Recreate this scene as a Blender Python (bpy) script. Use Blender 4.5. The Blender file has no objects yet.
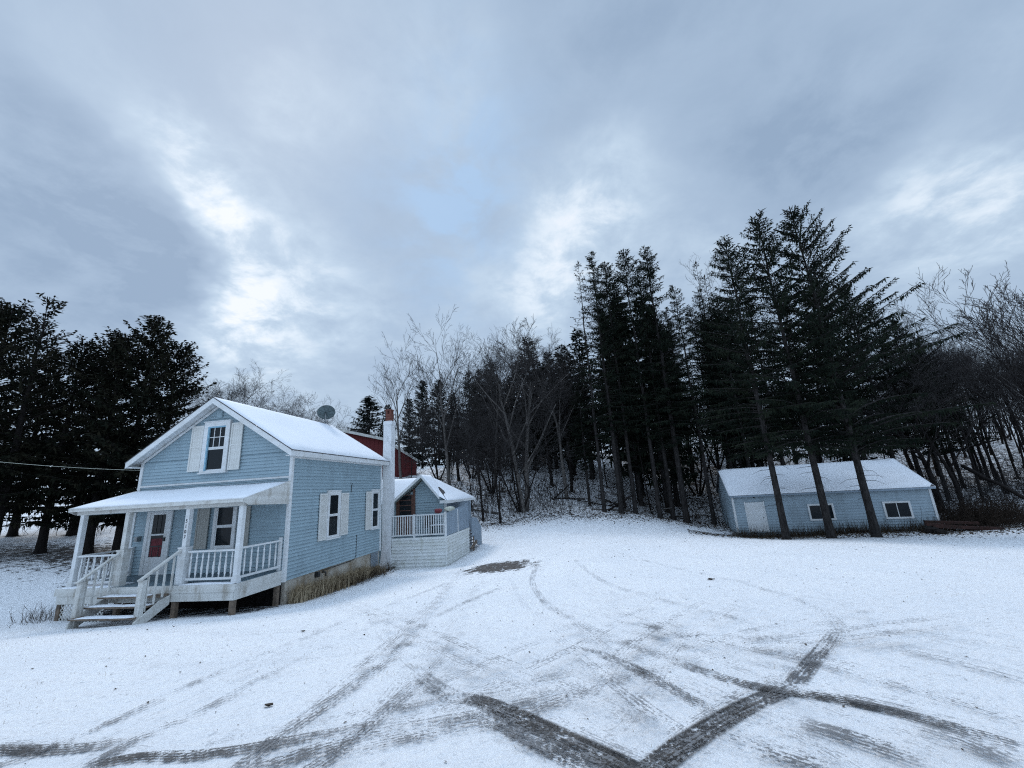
import bpy, math, random
import numpy as np
from mathutils import Vector, Matrix, noise as mnoise
R=math.radians
sc=bpy.context.scene
COL=sc.collection

# ------------------------------------------------------------------ camera
F,PITCH,ROLL=411.99,.2487,-.0605
_fw=np.array([0,math.cos(PITCH),math.sin(PITCH)]); _rt=np.array([1.,0,0]); _up=np.cross(_rt,_fw)
RT=math.cos(ROLL)*_rt+math.sin(ROLL)*_up; UP=-math.sin(ROLL)*_rt+math.cos(ROLL)*_up; FW=_fw
def ray(x,y): return FW+RT*(x-512)/F+UP*(384-y)/F
def atY(x,y,Y): d=ray(x,y); return d*Y/d[1]
cam=bpy.data.objects.new('camera',bpy.data.cameras.new('camera')); COL.objects.link(cam)
cam.data.sensor_width=36; cam.data.lens=F/1024*36; cam.data.clip_start=.05; cam.data.clip_end=3000
M=Matrix.Identity(4)
for i in range(3):
    M[i][0]=RT[i]; M[i][1]=UP[i]; M[i][2]=-FW[i]
cam.matrix_world=M; sc.camera=cam

# ------------------------------------------------------------------ terrain height
CP=[(0,0,-1.6),(0,3,-1.7),(0,10,-2.3),(0,18,-2.72),(0,24,-2.95),(0,29,-2.65),(-10.5,9,-2.38),(-9.5,11.2,-2.72),(-12.9,12,-2.9),
(-7.6,13.9,-3.06),(-6.5,20,-3.34),(-3.5,20.3,-3.28),(-2.8,24.4,-3.3),(-2.3,27,-3.15),(14,28,-3.78),(23.8,24.6,-3.63),(19,26,-3.72),(25,20,-3.45),(32,28,-2.95),(12,20,-3.05),(10,10,-2.5),(20,10,-2.75),
(5.5,33,-2.33),(0,34,-2.2),(-2.6,34.5,-2.15),(10,33,-2.75),(14.5,36,-3.1),(19,33,-3.5),(26,32,-2.9),(-19.5,17,-2.0),(-22,20,-1.6),(-48,40,1.2),(-30,30,-.3),(-16,15,-2.7),(-16,22,-2.5),
(9,38,-1.6),(5,42,.3),(5,50,3.2),(20,50,2.9),(20,40,-1.2),(-10,37,-.6),(-14,42,1.6),(-14,50,2.6),(-3,40,.2),(-3,50,3.2),(40,45,2.2),(40,34,-1.2),(60,60,4),(0,80,4.2),(-40,80,4),(50,100,6),(-30,8,-1.9),(-12,2,-1.75),(12,2,-1.8),(30,5,-2.3),
(0,-15,-1.2),(-40,-20,-1),(40,-20,-1.5),(-80,40,2),(90,30,1),(0,200,7),(-150,150,6),(150,150,8),(-150,-50,0),(150,-50,0),(0,-150,0),(0,400,8),(-400,300,8),(400,300,8),(400,-60,3),(-400,-60,3)]
CP=np.array(CP,float)
def _k(a,b,c=3.0): return np.sqrt(((a[:,None,:2]-b[None,:,:2])**2).sum(2)+c*c)
_n=len(CP); _A=np.zeros((_n+3,_n+3)); _A[:_n,:_n]=_k(CP,CP); _P=np.c_[np.ones(_n),CP[:,:2]]
_A[:_n,_n:]=_P; _A[_n:,:_n]=_P.T
_w=np.linalg.solve(_A,np.r_[CP[:,2],0,0,0])
def hts(X,Y):
    P=np.c_[np.ravel(X),np.ravel(Y)]; out=np.empty(len(P))
    for i in range(0,len(P),20000):
        q=P[i:i+20000]; out[i:i+20000]=_k(q,CP)@_w[:_n]+np.c_[np.ones(len(q)),q]@_w[_n:]
    X=P[:,0];Y=P[:,1]
    und=.012*np.sin(X*2.1+np.sin(Y*1.3))*np.sin(Y*1.9+1.1*np.sin(X*.9))+.03*np.sin(X*.55+2)*np.sin(Y*.47+1)
    rough=np.clip((Y-36)/6,0,1)*.22*(np.sin(X*1.3+3*np.sin(Y*.7))*np.sin(Y*1.7+2*np.sin(X*.6)))
    return out+und+rough
def grow(a,b,h,far_lo,far_hi):
    c=list(np.arange(a,b+h/2,h)); s=h; v=c[-1]
    while v<far_hi: s*=1.18; v+=s; c.append(v)
    s=h; v=c[0]; pre=[]
    while v>far_lo: s*=1.18; v-=s; pre.append(v)
    return np.array(pre[::-1]+c)
GX=grow(-30,36,.3,-900,900); GY=grow(0,44,.3,-300,1500)
XX,YY=np.meshgrid(GX,GY); ZZ=hts(XX,YY).reshape(XX.shape)
def gz(x,y):
    i=int(np.clip(np.searchsorted(GX,x)-1,0,len(GX)-2)); j=int(np.clip(np.searchsorted(GY,y)-1,0,len(GY)-2))
    a=(x-GX[i])/(GX[i+1]-GX[i]); b=(y-GY[j])/(GY[j+1]-GY[j])
    return float((ZZ[j,i]*(1-a)+ZZ[j,i+1]*a)*(1-b)+(ZZ[j+1,i]*(1-a)+ZZ[j+1,i+1]*a)*b)
def ground_hit(px,py,maxt=80):
    d=ray(px,py); d=d/d[1]; t=.8; pt=t
    while t<maxt:
        if d[2]*t<gz(d[0]*t,t):
            lo,hi=pt,t
            for _ in range(18):
                m=(lo+hi)/2
                if d[2]*m<gz(d[0]*m,m): hi=m
                else: lo=m
            return np.array([d[0]*hi,hi,gz(d[0]*hi,hi)])
        pt=t; t+=.08
    return d*maxt

# ------------------------------------------------------------------ node helpers
def newmat(name):
    m=bpy.data.materials.new(name); m.use_nodes=True; nt=m.node_tree
    for n in list(nt.nodes): nt.nodes.remove(n)
    out=nt.nodes.new('ShaderNodeOutputMaterial'); b=nt.nodes.new('ShaderNodeBsdfPrincipled')
    nt.links.new(b.outputs[0],out.inputs[0]); return m,nt,b,out
def nd(nt,typ,**kw):
    n=nt.nodes.new(typ)
    for k,v in kw.items(): setattr(n,k,v)
    return n
def setin(nt,n,i,v):
    if hasattr(v,'is_output') or isinstance(v,bpy.types.NodeSocket): nt.links.new(v,n.inputs[i])
    else: n.inputs[i].default_value=v
def mth(nt,op,a,b=None,c=None,clamp=False):
    n=nd(nt,'ShaderNodeMath',operation=op,use_clamp=clamp); setin(nt,n,0,a)
    if b is not None: setin(nt,n,1,b)
    if c is not None: setin(nt,n,2,c)
    return n.outputs[0]
def noi(nt,vec,scale,detail=4,rough=.55,dist=0,out=0):
    n=nd(nt,'ShaderNodeTexNoise'); n.inputs['Scale'].default_value=scale; n.inputs['Detail'].default_value=detail
    n.inputs['Roughness'].default_value=rough; n.inputs['Distortion'].default_value=dist
    if vec is not None: nt.links.new(vec,n.inputs['Vector'])
    return n.outputs[out]
def smooth(nt,v,a,b,lo=0.,hi=1.):
    n=nd(nt,'ShaderNodeMapRange',interpolation_type='SMOOTHSTEP'); setin(nt,n,0,v)
    for i,q in ((1,a),(2,b),(3,lo),(4,hi)): setin(nt,n,i,q)
    return n.outputs[0]
def mixc(nt,f,a,b):
    n=nd(nt,'ShaderNodeMix',data_type='RGBA'); setin(nt,n,0,f)
    for i,v in ((6,a),(7,b)):
        if isinstance(v,(tuple,list)): n.inputs[i].default_value=(*v[:3],1)
        else: nt.links.new(v,n.inputs[i])
    return n.outputs[2]
def scalev(nt,vec,s):
    n=nd(nt,'ShaderNodeMapping'); n.inputs['Scale'].default_value=s; nt.links.new(vec,n.inputs[0]); return n.outputs[0]
def bump(nt,b,h,strength=.3,dist=.02):
    n=nd(nt,'ShaderNodeBump'); n.inputs['Strength'].default_value=strength; n.inputs['Distance'].default_value=dist
    nt.links.new(h,n.inputs['Height']); nt.links.new(n.outputs[0],b.inputs['Normal'])
def objco(nt): return nd(nt,'ShaderNodeTexCoord').outputs['Object']
def worldco(nt): return nd(nt,'ShaderNodeNewGeometry').outputs['Position']

def mat_paint(name,base,dirt,amt=.5,scale=1.2,rough=.6,streak=True,fine=.08):
    m,nt,b,_=newmat(name); co=objco(nt)
    n1=noi(nt,scalev(nt,co,(scale*1.5,scale*1.5,scale*(.5 if streak else 1.5))),1.6,6,.65)
    f=smooth(nt,n1,.45,.78,0,amt)
    c=mixc(nt,f,base,dirt)
    n3=noi(nt,scalev(nt,co,(.35,.35,8.85)),1.0,2,.5); c=mixc(nt,smooth(nt,n3,.35,.65,0,.22),c,dirt)
    n2=noi(nt,co,38,3,.6); c=mixc(nt,smooth(nt,n2,.55,.8,0,fine*3),c,tuple(x*.45 for x in dirt))
    nt.links.new(c,b.inputs['Base Color']); b.inputs['Roughness'].default_value=rough
    bump(nt,b,noi(nt,co,60,3,.6),.15,.004); return m
def mat_plain(name,c,rough=.7,metal=0,c2=None,scale=8,bstr=0):
    m,nt,b,_=newmat(name); b.inputs['Roughness'].default_value=rough; b.inputs['Metallic'].default_value=metal
    co=objco(nt); n=noi(nt,co,scale,5,.6)
    c2=c2 or tuple(x*.6 for x in c)
    nt.links.new(mixc(nt,smooth(nt,n,.35,.7),c,c2),b.inputs['Base Color'])
    if bstr: bump(nt,b,noi(nt,co,scale*4,4,.6),bstr,.02)
    return m
MT={}
MT['siding']=mat_paint('blue_siding',(.335,.45,.51),(.21,.28,.32),.5,.8,.55)
MT['white']=mat_paint('white_paint',(.74,.77,.79),(.45,.44,.40),.55,1.3,.55)
MT['oldwhite']=mat_paint('weathered_white_paint',(.66,.67,.65),(.28,.25,.20),.85,1.8,.7,fine=.15)
MT['skirt']=mat_paint('stained_white_boards',(.76,.79,.79),(.36,.37,.28),.5,1.5,.7,fine=.12)
MT['shutter']=mat_paint('cream_shutter',(.70,.71,.69),(.50,.50,.46),.4,1.5,.6)
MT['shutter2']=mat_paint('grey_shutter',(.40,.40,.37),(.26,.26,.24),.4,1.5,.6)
MT['reveal']=mat_plain('pale_blue_reveal',(.26,.48,.62),.5)
MT['bluepanel']=mat_paint('grey_blue_boards',(.26,.33,.40),(.17,.21,.25),.6,1.3,.65)
MT['shedblue']=mat_paint('pale_blue_shed_siding',(.36,.455,.52),(.17,.21,.23),.7,.7,.7)
MT['soffit']=mat_plain('pale_green_soffit',(.52,.60,.58),.6)
MT['deckfloor']=mat_plain('blue_grey_floorboards',(.16,.23,.27),.6,0,(.10,.14,.17))
MT['wood']=mat_plain('bare_old_wood',(.20,.15,.11),.8,0,(.09,.07,.055),6,.4)
MT['dark']=mat_plain('dark_metal',(.03,.032,.035),.5,.3)
MT['dish']=mat_plain('grey_green_mesh',(.09,.13,.14),.55,.2)
MT['roofing']=mat_plain('dark_shingle',(.06,.06,.065),.85)
MT['redbarn']=mat_paint('faded_barn_red',(.13,.016,.018),(.09,.02,.02),.6,1.5,.8)
MT['reddoor']=mat_plain('red_cloth',(.17,.028,.038),.8)
MT['doorbrown']=mat_plain('red_brown_door',(.13,.06,.045),.6)
MT['clay']=mat_plain('clay_flue',(.15,.052,.036),.85,0,(.12,.04,.03),12,.3)
MT['mast']=mat_plain('grey_metal',(.3,.32,.33),.45,.6)
MT['rust']=mat_plain('red_brown_timber',(.06,.022,.016),.85,0,(.028,.014,.011),7,.4)
MT['paleobj']=mat_plain('pale_canvas',(.55,.58,.50),.8)
MT['digit']=mat_plain('black_numerals',(.02,.02,.025),.5)
MT['leaf']=mat_plain('dead_leaf',(.03,.022,.016),.9)
MT['stake']=mat_plain('white_stake',(.7,.72,.74),.6)
# glass
m,nt,b,_=newmat('window_glass'); b.inputs['Base Color'].default_value=(.012,.016,.02,1); b.inputs['Roughness'].default_value=.08
b.inputs['Specular IOR Level'].default_value=.18
bump(nt,b,noi(nt,objco(nt),2.5,2,.5),.06,.03); MT['glass']=m
# concrete foundation
m,nt,b,_=newmat('stained_concrete'); co=objco(nt)
c=mixc(nt,smooth(nt,noi(nt,co,1.6,6,.65),.35,.7),(.56,.53,.47),(.26,.20,.13)); c=mixc(nt,smooth(nt,noi(nt,co,14,5,.7),.5,.75,0,.6),c,(.09,.07,.05))
nt.links.new(c,b.inputs['Base Color']); b.inputs['Roughness'].default_value=.9; bump(nt,b,noi(nt,co,20,5,.7),.5,.02); MT['concrete']=m
# chimney parging
m,nt,b,_=newmat('white_painted_chimney'); co=objco(nt)
c=mixc(nt,smooth(nt,noi(nt,scalev(nt,co,(2,2,1.1)),2.2,6,.7),.5,.72,0,.55),(.72,.74,.76),(.33,.35,.36))
c=mixc(nt,smooth(nt,noi(nt,co,22,3,.7),.62,.75,0,.8),c,(.09,.09,.09))
nt.links.new(c,b.inputs['Base Color']); b.inputs['Roughness'].default_value=.8; bump(nt,b,noi(nt,co,11,5,.7),.6,.03); MT['chimney']=m
# snow on roofs
def snow_mat(name,speck=0.):
    m,nt,b,_=newmat(name); co=worldco(nt)
    n=noi(nt,co,.6,5,.6); c=mixc(nt,smooth(nt,n,.3,.75),(.84,.87,.92),(.78,.82,.88))
    if speck: c=mixc(nt,smooth(nt,noi(nt,co,5,6,.75),.6,.72,0,speck),c,(.30,.29,.28))
    nt.links.new(c,b.inputs['Base Color']); b.inputs['Roughness'].default_value=.75
    bump(nt,b,noi(nt,co,9,6,.65),.3,.03); return m
MT['snow']=snow_mat('roof_snow'); MT['snowpatchy']=snow_mat('thin_snow',.5)
def mat_bark(name,a,b_,sc_=6):
    m,nt,b,_=newmat(name); co=objco(nt)
    c=mixc(nt,smooth(nt,noi(nt,scalev(nt,co,(1,1,.25)),sc_*2,6,.7),.35,.68),a,b_)
    nt.links.new(c,b.inputs['Base Color']); b.inputs['Roughness'].default_value=.9
    b.inputs['Specular IOR Level'].default_value=.15
    bump(nt,b,noi(nt,scalev(nt,co,(1,1,.2)),sc_*5,5,.7),.8,.03); return m
MT['bark']=mat_bark('spruce_bark',(.045,.041,.040),(.013,.012,.012))
MT['barkdark']=mat_bark('dark_bark',(.024,.020,.019),(.009,.008,.008))
MT['barkgrey']=mat_bark('grey_limb_bark',(.20,.185,.175),(.06,.055,.05))
MT['twig']=mat_bark('bare_twig_bark',(.060,.056,.056),(.022,.021,.022))
MT['brush']=mat_bark('brown_brush_stems',(.055,.040,.031),(.020,.015,.012))
def mat_fol(name,a,b_):
    m,nt,b,_=newmat(name); co=worldco(nt)
    c=mixc(nt,smooth(nt,noi(nt,co,1.3,4,.7),.35,.7),a,b_)
    nt.links.new(c,b.inputs['Base Color']); b.inputs['Roughness'].default_value=.85; b.inputs['Specular IOR Level'].default_value=.04; return m
MT['needle']=mat_fol('spruce_needles',(.009,.014,.011),(.022,.028,.018))
MT['needle2']=mat_fol('hemlock_needles',(.008,.011,.008),(.022,.020,.013))
MT['needle3']=mat_fol('far_fir_needles',(.010,.016,.014),(.020,.028,.023))
MT['deadgrass']=mat_fol('dead_grass_blades',(.50,.41,.28),(.22,.16,.10))
MT['weed']=mat_fol('dead_weed_stems',(.09,.07,.05),(.04,.03,.025))

# ground snow
m,nt,b,_=newmat('snowy_ground'); co=worldco(nt)
att=nd(nt,'ShaderNodeAttribute',attribute_name='litter').outputs['Fac']
big=noi(nt,co,.35,5,.6); c=mixc(nt,smooth(nt,big,.3,.72),(.86,.87,.89),(.80,.82,.85))
fg=noi(nt,co,28,5,.8); c=mixc(nt,smooth(nt,fg,.42,.66,0,.32),c,(.64,.675,.72)); sp=noi(nt,co,11,5,.8); c=mixc(nt,smooth(nt,sp,.55,.68,0,.5),c,(.40,.42,.45))
# small clods and grit showing through the thin cover
md=smooth(nt,noi(nt,co,1.3,4,.7),.40,.66)
gr=smooth(nt,noi(nt,co,17,5,.8),.56,.64); c=mixc(nt,mth(nt,'MULTIPLY',mth(nt,'MULTIPLY',gr,md),.5),c,(.24,.23,.22))
# leaf litter and bare earth
ln=noi(nt,scalev(nt,co,(1,.8,1)),3.4,8,.82); th=mth(nt,'SUBTRACT',.625,mth(nt,'MULTIPLY',att,.175))
lf=smooth(nt,mth(nt,'SUBTRACT',ln,th),-.022,.022); lf=mth(nt,'MULTIPLY',lf,smooth(nt,att,.02,.12))
earth=mixc(nt,smooth(nt,noi(nt,co,8,5,.7),.35,.65),(.045,.041,.040),(.125,.113,.105))
c=mixc(nt,lf,c,earth)
nt.links.new(c,b.inputs['Base Color']); b.inputs['Roughness'].default_value=.8; b.inputs['Specular IOR Level'].default_value=.25
h=mth(nt,'ADD',noi(nt,co,16,7,.72),mth(nt,'MULTIPLY',noi(nt,co,2.6,5,.6),3.6)); h=mth(nt,'SUBTRACT',h,mth(nt,'MULTIPLY',lf,.8)); bump(nt,b,h,.75,.04); MT['ground']=m
# tyre tracks
m,nt,b,out=newmat('tyre_track_slush')
uvn=nd(nt,'ShaderNodeUVMap').outputs[0]; sx=nd(nt,'ShaderNodeSeparateXYZ'); nt.links.new(uvn,sx.inputs[0]); u,v=sx.outputs[0],sx.outputs[1]
amt=nd(nt,'ShaderNodeAttribute',attribute_name='amt').outputs['Fac']; co=worldco(nt)
edge=mth(nt,'MULTIPLY',smooth(nt,u,0,.16),smooth(nt,u,1,.84))
ribs=mth(nt,'SINE',mth(nt,'MULTIPLY',u,31)); 
uu=mth(nt,'ABSOLUTE',mth(nt,'SUBTRACT',u,.5))
chev=mth(nt,'SINE',mth(nt,'ADD',mth(nt,'MULTIPLY',v,78),mth(nt,'MULTIPLY',uu,26)))
cs=nd(nt,'ShaderNodeCombineXYZ'); nt.links.new(mth(nt,'MULTIPLY',u,11),cs.inputs[0]); nt.links.new(mth(nt,'MULTIPLY',v,1.1),cs.inputs[1])
streak=noi(nt,cs.outputs[0],1.0,6,.7)
patch=noi(nt,co,2.6,5,.7); fine=noi(nt,co,30,3,.75)
s=mth(nt,'ADD',mth(nt,'MULTIPLY',ribs,.085),mth(nt,'MULTIPLY',chev,.035))
s=mth(nt,'ADD',s,mth(nt,'MULTIPLY',mth(nt,'SUBTRACT',streak,.5),1.15))
s=mth(nt,'ADD',s,mth(nt,'MULTIPLY',mth(nt,'SUBTRACT',patch,.5),1.2))
s=mth(nt,'ADD',s,mth(nt,'MULTIPLY',mth(nt,'SUBTRACT',fine,.5),1.5))
s=mth(nt,'ADD',s,mth(nt,'MULTIPLY',mth(nt,'SUBTRACT',amt,.5),.55))
mask=mth(nt,'MULTIPLY',smooth(nt,s,-.05,.13),edge)
mask=mth(nt,'MULTIPLY',mask,smooth(nt,amt,0,.55,.15,.96))
g=mixc(nt,smooth(nt,noi(nt,co,42,5,.8),.38,.62),(.012,.012,.014),(.075,.07,.067)); g=mixc(nt,smooth(nt,noi(nt,co,6,5,.7),.45,.7,0,.5),g,(.12,.105,.09))
g=mixc(nt,smooth(nt,amt,.25,.85,.6,0),g,(.34,.35,.37))
nt.links.new(g,b.inputs['Base Color']); b.inputs['Roughness'].default_value=.8
bump(nt,b,fine,.7,.02)
tr=nd(nt,'ShaderNodeBsdfTransparent'); mx=nd(nt,'ShaderNodeMixShader'); nt.links.new(mask,mx.inputs[0]); nt.links.new(tr.outputs[0],mx.inputs[1]); nt.links.new(b.outputs[0],mx.inputs[2]); nt.links.new(mx.outputs[0],out.inputs[0])
MT['track']=m

# ------------------------------------------------------------------ mesh builder
class MB:
    def __init__(s): s.v=[]; s.f=[]; s.sm=[]
    def add(s,vs,fs,smooth=False):
        o=len(s.v); s.v+= [tuple(map(float,p)) for p in vs]; s.f+=[tuple(i+o for i in f) for f in fs]; s.sm+=[smooth]*len(fs)
    def box(s,x0,x1,y0,y1,z0,z1):
        if x0>x1:x0,x1=x1,x0
        if y0>y1:y0,y1=y1,y0
        if z0>z1:z0,z1=z1,z0
        s.add([(x0,y0,z0),(x1,y0,z0),(x1,y1,z0),(x0,y1,z0),(x0,y0,z1),(x1,y0,z1),(x1,y1,z1),(x0,y1,z1)],
              [(0,3,2,1),(4,5,6,7),(0,1,5,4),(1,2,6,5),(2,3,7,6),(3,0,4,7)])
    def bar(s,a,b,w,h,upv=(0,0,1)):
        a=Vector(a);b=Vector(b);d=(b-a).normalized();up=Vector(upv)
        if abs(d.dot(up))>.98: up=Vector((0,1,0))
        sd=d.cross(up).normalized()*w/2; uu=sd.cross(d).normalized()*h/2
        vs=[a-sd-uu,a+sd-uu,a+sd+uu,a-sd+uu,b-sd-uu,b+sd-uu,b+sd+uu,b-sd+uu]
        s.add(vs,[(0,3,2,1),(4,5,6,7),(0,1,5,4),(1,2,6,5),(2,3,7,6),(3,0,4,7)])
    def slab(s,poly,th):   # planar polygon extruded along +-z by th (downwards)
        n=len(poly); top=[tuple(p) for p in poly]; bot=[(p[0],p[1],p[2]-th) for p in poly]
        s.add(top+bot,[tuple(range(n)),tuple(range(2*n-1,n-1,-1))]+[(i,i+n,(i+1)%n+n,(i+1)%n) for i in range(n)])
    def prism(s,poly,off):  # polygon extruded by vector
        n=len(poly); b=[tuple(np.add(p,off)) for p in poly]
        s.add(list(poly)+b,[tuple(range(n)),tuple(range(2*n-1,n-1,-1))]+[(i,i+n,(i+1)%n+n,(i+1)%n) for i in range(n)])
    def tube(s,pts,rad,n=6,cap=True,smooth=True):
        P=[Vector(p) for p in pts]; k=len(P)
        if not hasattr(rad,'__len__'): rad=[rad]*k
        vs=[]; ref=None
        for i in range(k):
            d=(P[min(i+1,k-1)]-P[max(i-1,0)]); d=d.normalized() if d.length>1e-9 else Vector((0,0,1))
            if ref is None: ref=Vector((1,0,0)) if abs(d.x)<.8 else Vector((0,1,0))
            a=(ref-d*ref.dot(d)).normalized(); ref=a; c=d.cross(a)
            for j in range(n):
                t=2*math.pi*j/n; vs.append(P[i]+(a*math.cos(t)+c*math.sin(t))*rad[i])
        fs=[(i*n+j,i*n+(j+1)%n,(i+1)*n+(j+1)%n,(i+1)*n+j) for i in range(k-1) for j in range(n)]
        if cap: fs+= [tuple(range(n-1,-1,-1)),tuple((k-1)*n+j for j in range(n))]
        s.add(vs,fs,smooth)
    def lathe(s,base,prof,n=10):
        bx,by,bz=base; vs=[]
        for r,z in prof:
            for j in range(n): t=2*math.pi*j/n; vs.append((bx+r*math.cos(t),by+r*math.sin(t),bz+z))
        k=len(prof); fs=[(i*n+j,i*n+(j+1)%n,(i+1)*n+(j+1)%n,(i+1)*n+j) for i in range(k-1) for j in range(n)]
        s.add(vs,fs+[tuple(range(n-1,-1,-1)),tuple((k-1)*n+j for j in range(n))],True)
    def mesh(s,name,mat):
        me=bpy.data.meshes.new(name); me.from_pydata(s.v,[],s.f)
        me.polygons.foreach_set('use_smooth',s.sm); me.materials.append(mat); me.update(); return me
    def build(s,name,mat,parent=None,dz=0.):
        if dz: s.v=[(a,b,c-dz) for a,b,c in s.v]
        o=bpy.data.objects.new(name,s.mesh(name,mat)); COL.objects.link(o); o.parent=parent; return o
def tag(o,label=None,cat=None,group=None,kind=None):
    for k,v in (('label',label),('category',cat),('group',group),('kind',kind)):
        if v: o[k]=v
    return o
def empty(name,loc,rz=0,**kw):
    o=bpy.data.objects.new(name,None); COL.objects.link(o); o.location=loc; o.rotation_euler=(0,0,rz); o.empty_display_size=.2
    return tag(o,**kw)
def copy_tree(o,parent=None):
    c=o.copy(); COL.objects.link(c); c.parent=parent
    for ch in o.children: copy_tree(ch,c)
    return c

# ------------------------------------------------------------------ ground
me=bpy.data.meshes.new('snowy_ground'); ny,nx=XX.shape
me.from_pydata(np.c_[XX.ravel(),YY.ravel(),ZZ.ravel()].tolist(),[],[(j*nx+i,j*nx+i+1,(j+1)*nx+i+1,(j+1)*nx+i) for j in range(ny-1) for i in range(nx-1)])
me.polygons.foreach_set('use_smooth',[True]*len(me.polygons)); me.materials.append(MT['ground'])
X=XX.ravel();Y=YY.ravel(); X_G,Y_G=X,Y
def sm(v,a,b): t=np.clip((v-a)/(b-a),0,1); return t*t*(3-2*t)
hc,hs=math.cos(-.1457),math.sin(-.1457)
HU=(X+7.5907)*hc+(Y-14.0725)*hs; HV=-(X+7.5907)*hs+(Y-14.0725)*hc
lit=np.zeros_like(X)
edgeY=32.6+.9*np.sin(X*.8)+.5*np.sin(X*2.3)+np.where(X<-1,(-1-X)*.05,0)
lit=np.maximum(lit,.44*sm(Y,edgeY,edgeY+1.8)); lit=np.maximum(lit,.66*np.exp(-((Y-edgeY-.8)/1.0)**2)*sm(Y,30,31))
edR=24.6-.335*(X-23.7)*1.0   # line along the shed front
lit=np.maximum(lit,.36*sm(Y,edR-4.3,edR-.8)*sm(X,11,14))
lit=np.maximum(lit,.62*sm(Y,edR-1.1,edR-.2)*sm(X,12.5,14))
lit=np.maximum(lit,1.0*np.exp(-((X+20)/8)**2-((Y-20.3)/2.9)**2))
lit=np.maximum(lit,.85*sm(-HV,-6.6,-6.4)*sm(HV,-1.6,-1.2)*sm(HU,-6.1,-5.8)*sm(-HU,-.3,.05))
lit=np.maximum(lit,.62*sm(HU,-.1,.05)*sm(-HU,-1.0,-.4)*sm(HV,.6,1.6)*sm(-HV,-7.4,-6.9))
g1=ground_hit(497,566); gp=g1
dd=((X-gp[0]+(Y-gp[1])*.25)/1.25)**2+((Y-gp[1])/1.7)**2; lit=np.maximum(lit,1.25*np.exp(-dd**2))
me.attributes.new('litter','FLOAT','POINT'); gme=me
gnd=bpy.data.objects.new('ground',me); COL.objects.link(gnd); tag(gnd,'snow covered yard, drive and hillside',kind='structure')

# ------------------------------------------------------------------ tyre tracks
def track(pix,w,amts,label=None):
    P=[ground_hit(*p) for p in pix]; P=[Vector((p[0],p[1],0)) for p in P]
    pts=[];am=[]
    for i in range(len(P)-1):
        p0=P[max(i-1,0)];p1=P[i];p2=P[i+1];p3=P[min(i+2,len(P)-1)]; L=(p2-p1).length; n=max(2,int(L/.12))
        for k in range(n):
            t=k/n; q=.5*((2*p1)+(p2-p0)*t+(2*p0-5*p1+4*p2-p3)*t*t+(3*p1-p0-3*p2+p3)*t**3)
            pts.append(q); am.append(amts[i]*(1-t)+amts[i+1]*t)
    pts.append(P[-1]); am.append(amts[-1]); vs=[];fs=[];uv=[];dist=0;NU=4;A=[]; Ls=[0]
    for i in range(1,len(pts)): Ls.append(Ls[-1]+(pts[i]-pts[i-1]).length)
    am=[a*min(1,.25+Ls[i]/.2,.25+(Ls[-1]-Ls[i])/.2) for i,a in enumerate(am)]
    for i,p in enumerate(pts):
        d=(pts[min(i+1,len(pts)-1)]-pts[max(i-1,0)]).normalized(); s=Vector((-d.y,d.x,0))
        if i: dist+=(p-pts[i-1]).length
        for k in range(NU+1):
            q=p+s*(k/NU-.5)*w; vs.append((q.x,q.y,gz(q.x,q.y)+track.z)); uv.append((k/NU,dist)); A.append(am[i])
    for i in range(len(pts)-1):
        for k in range(NU): a=i*(NU+1)+k; fs.append((a,a+1,a+NU+2,a+NU+1))
    me=bpy.data.meshes.new('tyre_track'); me.from_pydata(vs,[],fs); l=me.uv_layers.new(name='UVMap')
    for lp in me.loops: l.data[lp.index].uv=uv[lp.vertex_index]
    a=me.attributes.new('amt','FLOAT','POINT'); a.data.foreach_set('value',A); me.materials.append(MT['track'])
    o=bpy.data.objects.new('tyre_track',me); COL.objects.link(o); tag(o,kind='structure'); track.z+=.0012
track.z=.007
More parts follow.
